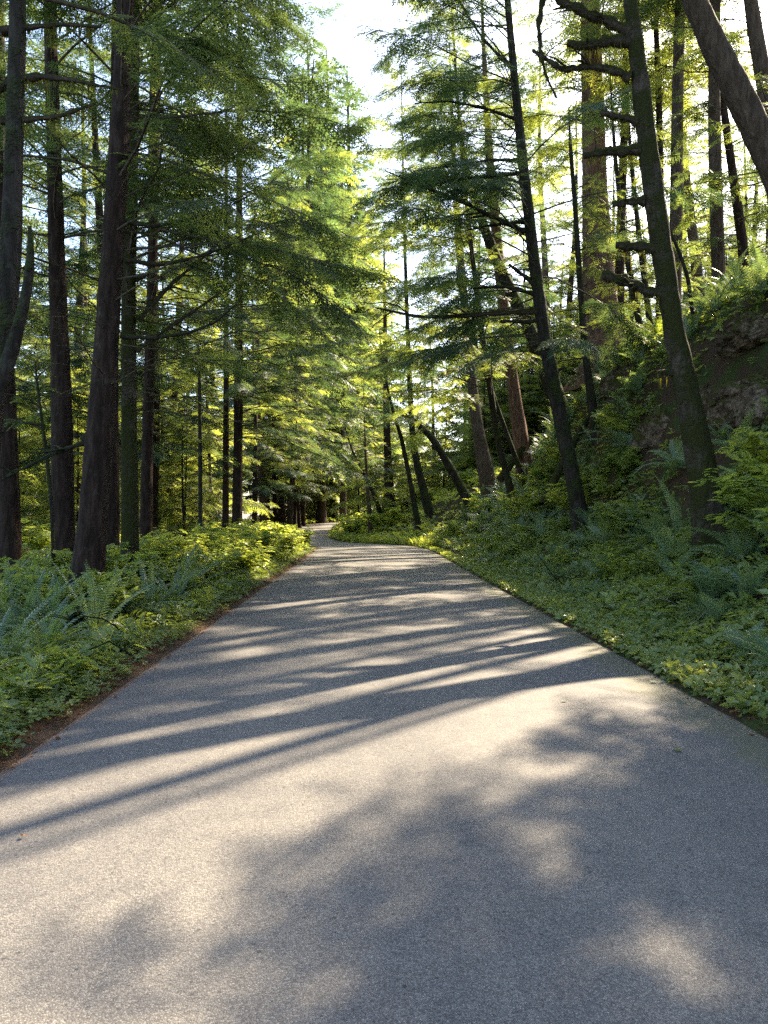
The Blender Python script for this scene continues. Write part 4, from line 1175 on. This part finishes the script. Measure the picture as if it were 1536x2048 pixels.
# needles and twigs swept to the road edge
NEED = (np.array([[0, -.02, 0], [0, .02, 0], [1, 0, .02]]), np.array([[0, 1, 2]]))
cover('needle_litter', 'rust brown needle litter swept along the left road edge', 24000, lambda r, n: 3.0 + 26 * r.rand(n) ** 1.5,
      lambda r, n: -2.76 + r.normal(0, .09, n), NEED, lambda r, n: r.uniform(.03, .08, n), lambda r, n, s: np.where(np.abs(s) < 2.72, .03, .006) + r.uniform(0, .012, n), 'dry', None, 'litter', .15, seed=6)
cover('needle_litter', 'dark leaf litter along the right road edge', 7000, lambda r, n: 3.4 + 20 * r.rand(n) ** 1.5,
      lambda r, n: 2.78 + r.normal(0, .09, n), NEED, lambda r, n: r.uniform(.03, .09, n), lambda r, n, s: np.where(np.abs(s) < 2.72, .03, .006) + r.uniform(0, .012, n), 'dry', None, 'litter', .15, seed=7)
cover('needle_litter', 'dry needles and tiny twigs scattered over the asphalt', 3800, lambda r, n: 2.4 + 22 * r.rand(n) ** 1.4,
      lambda r, n: 2.65 * np.sign(r.rand(n) - .5) * r.rand(n) ** .45, NEED, lambda r, n: r.uniform(.012, .05, n), lambda r, n, s: .045 - .03 * (s / 2.7) ** 2, 'dry', None, 'litter', .08, seed=11)
cover('dead_leaf_litter', 'curled brown dead leaves lying along both road edges', 2600, lambda r, n: 2.6 + 26 * r.rand(n) ** 1.4,
      lambda r, n: np.where(r.rand(n) < .5, 1, -1) * (2.72 - np.abs(r.normal(0, .32, n)) + .22), leaflet(1, .6, .6), lambda r, n: r.uniform(.018, .05, n), lambda r, n, s: np.where(np.abs(s) < 2.66, .05, .012) + r.uniform(0, .01, n), 'dry', None, 'litter', .35, seed=12)
# grass by the far bend
BLADE = (np.array([[0, -.03, 0], [0, .03, 0], [.3, .0, .75], [.7, 0, 1.0]]), np.array([[0, 1, 2, 2], ][:0] + [[0, 1, 3, 2]]))
def grass(name, label, n, yr, sr, seed, sc=(.2, .5)):
    r = np.random.RandomState(seed); y = r.uniform(*yr, n); s = r.uniform(*sr, n); x = np.interp(y, _yy, _XC) + s
    a = r.rand(n) * 6.283; q = r.uniform(*sc, n); c, t = np.cos(a) * q, np.sin(a) * q
    Mx = np.stack([np.stack([c, -t, 0 * c], -1), np.stack([t, c, 0 * c], -1), np.stack([0 * c, 0 * c, q], -1)], 1)
    mb = MB(); mb.inst(BLADE[0], BLADE[1], Mx, np.stack([x, y, ground(x, y)], -1), 0)
    tag(mb.build(name, [M['leaf_light']]), label, 'grass', kind='stuff')
grass('grass', 'sunlit grass tufts at the inside of the far bend', 3500, (38, 62), (2.75, 4.4), 8)
grass('grass', 'short grass strip along the right road edge', 5000, (12, 38), (2.66, 3.05), 9, (.05, .13))

# ------------------------------------------------------------------ rocks, logs, roots
def rock(label, c, size, seed, bark=None, name='rock_outcrop'):
    n, m = 90, 60
    th = np.linspace(0, 2 * math.pi, n, endpoint=False); ph = np.linspace(-math.pi / 2, math.pi / 2, m)
    T, Ph = np.meshgrid(th, ph)
    d = np.stack([np.cos(T) * np.cos(Ph), np.sin(T) * np.cos(Ph), np.sin(Ph)], -1)
    q = np.sign(d) * np.abs(d) ** .7
    rr = 1 + .25 * nz(d, 1.4, 5, seed) + .22 * (np.abs(nz(d, 3, 4, seed + 1)) ** .6 - .4) + .05 * nz(d, 11, 3, seed)
    V = q * rr[..., None] * np.array(size)
    V[..., 0] += .1 * np.round(nz(V, 2.2, 3, seed) * 3); V[..., 2] += .05 * np.round(nz(V, 3.1, 2, seed + 2) * 3)
    i, j = np.meshgrid(np.arange(m - 1), np.arange(n), indexing='ij'); k = (j + 1) % n
    Fq = np.stack([i * n + j, i * n + k, (i + 1) * n + k, (i + 1) * n + j], -1).reshape(-1, 4)
    mb = MB(); mb.add(V.reshape(-1, 3), Fq, 0, True)
    o = mb.build(name, [M['rock']], loc=tuple(c)); tag(o, label, 'rock')
    return o
for lb, q, o, sz, k in ROCKS: rock(lb, q + np.array(o), sz, k)

def log(label, p0, p1, r0, r1, bark, name='fallen_log', moss=120, sag=.1):
    p0, p1 = np.array(p0), np.array(p1); t = np.linspace(0, 1, 16)[:, None]
    pp = p0 * (1 - t) + p1 * t; pp[:, 2] += sag * np.sin(t[:, 0] * math.pi)
    mb = MB(); b = pp.mean(0); add_tube(mb, pp - b, np.linspace(r0, r1, 16), 10, 0, .15, 4.0)
    o = mb.build(name, [M[bark]], loc=tuple(b)); tag(o, label, 'log')
    return o
a = P(1085, 1010, 23); b_ = P(1175, 840, 25); log('mossy fallen log propped steeply against the bank behind the slim tree', a, b_, .14, .1, 'bark_heavy_moss')
a = P(880, 1000, 36); log('mossy root log arching down from the brown trunk to the slope', P(1062, 880, 35), P(1000, 960, 34), .16, .2, 'bark_heavy_moss', 'root_log')
# tangled roots and dead branches below the trees on the slope
def tangle(label, px, py, d, n, L, seed, name='dead_branch', mat='bark_moss', r0=.03):
    r = np.random.RandomState(seed)
    for k in range(n):
        p = P(px + r.uniform(-30, 30), py + r.uniform(-12, 12), d + r.uniform(-1, 1)); p[2] = gz(p[0], p[1]) + .02
        bp = branch_path(np.zeros(3), r.rand() * 6.283, L * r.uniform(.6, 1.3), r.uniform(.2, 1.0), r.uniform(.5, 1.8), r, 8, .22)
        mb = MB(); add_tube(mb, bp, np.linspace(r0, r0 * .25, 8), 5, 0)
        for q in range(4):
            i = r.randint(2, 7); b2 = branch_path(bp[i], r.rand() * 6.283, L * .35, r.uniform(-.2, .8), .4, r, 5, .2)
            add_tube(mb, b2, np.linspace(r0 * .5, r0 * .15, 5), 4, 0)
        o = mb.build(name, [M[mat]], loc=tuple(p)); tag(o, label, 'branch', label + ' group')
tangle('dead dark branch arching over the slope below the brown trunk', 950, 945, 38, 6, 2.2, 3)
tangle('pale dead twig standing out of the right verge plants', 1380, 1130, 9.6, 5, .9, 5, 'dead_twig', 'dead', .007)
tangle('brown dead branch lying among the left verge plants', 250, 1290, 8.6, 3, 1.3, 8, 'dead_branch', 'bark_moss', .014)
tangle('grey dead branch standing out of the left bushes', 420, 1150, 16, 3, 1.8, 9, 'dead_branch', 'dead', .012)
tangle('thin dark dead branch on the right verge before the slim tree', 1130, 1130, 15, 4, 1.6, 10, 'dead_branch', 'bark_moss', .014)
tangle('pale dead twig lying below the massive tree on the bank', 1240, 720, 25, 5, 1.2, 6, 'dead_twig', 'dead', .015)

# ------------------------------------------------------------------ haze
def make_haze():
    m = bpy.data.materials.new('haze'); m.use_nodes = True; nt = m.node_tree; nt.nodes.clear()
    v = nt.nodes.new('ShaderNodeVolumePrincipled'); v.inputs['Density'].default_value = HAZE
    v.inputs['Color'].default_value = (.93, .95, 1, 1); v.inputs['Anisotropy'].default_value = .55
    o = nt.nodes.new('ShaderNodeOutputMaterial'); nt.links.new(v.outputs[0], o.inputs['Volume'])
    g = np.array(bpy.data.objects['ground'].data.vertices[0].co); n_ = len(bpy.data.objects['ground'].data.vertices)
    co = np.zeros(n_ * 3); bpy.data.objects['ground'].data.vertices.foreach_get('co', co); co = co.reshape(-1, 3)
    x0, y0, z0 = co.min(0) - 1.0; x1, y1, _ = co.max(0) + 1.0; z1 = 72.0
    V = [(x, y, z) for x in (x0, x1) for y in (y0, y1) for z in (z0, z1)]
    mb = MB(); mb.add(V, [[0, 1, 3, 2], [4, 6, 7, 5], [0, 4, 5, 1], [2, 3, 7, 6], [0, 2, 6, 4], [1, 5, 7, 3]], 0)
    tag(mb.build('haze', [m]), 'thin sunlit morning haze between the trees', 'haze', kind='stuff')
HAZE = 0
if HAZE: make_haze()
# ------------------------------------------------------------------ fallen leaves on the asphalt
def fallen(label, px, py, size, mat='leaf_pale', seed=0):
    d = CAM_Z * F_PX / (py - HY); x = (px - CX) / F_PX * d
    for _ in range(3):
        z = road_z(x, d); d = (CAM_Z - z) * F_PX / (py - HY); x = (px - CX) / F_PX * d
    r = np.random.RandomState(seed); n = 12
    a = np.linspace(0, 6.283, n, endpoint=False); rr = size * (1 + .3 * np.cos(a * 5 + seed) + .15 * r.rand(n)) * (1 + .3 * np.cos(a))
    V = np.vstack([[0, 0, .012], np.stack([rr * np.cos(a), rr * np.sin(a) * .7, .004 + .014 * r.rand(n)], -1)])
    mb = MB(); mb.add(V, [[0, k + 1, (k + 1) % n + 1] for k in range(n)], 0)
    o = mb.build('fallen_leaf', [M[mat]], loc=(x, d, road_z(x, d) + .006), rot=(0, 0, r.rand() * 6))
    tag(o, label, 'leaf')
fallen('green fallen leaf lying alone on the shaded asphalt at right', 1353, 1502, .030, 'clover', 1)
fallen('pale fallen leaf near the mossy right edge of the road', 1306, 1366, .034, 'leaf_pale', 2)
fallen('small pale leaf on the asphalt left of the pale edge leaf', 1130, 1404, .020, 'leaf_pale', 3)
fallen('tiny pale leaf fragment low on the shaded right road surface', 1264, 1453, .016, 'leaf_pale', 4)
fallen('tiny reddish fallen leaf on the sunlit left asphalt', 48, 1676, .014, 'dry', 5)
fallen('brown fallen leaf on the asphalt near the left needles', 555, 1432, .013, 'dry', 6)
print('tris', sum(len(m.loops) - 2 * len(m.polygons) for m in bpy.data.meshes), 'objects', len(bpy.data.objects))
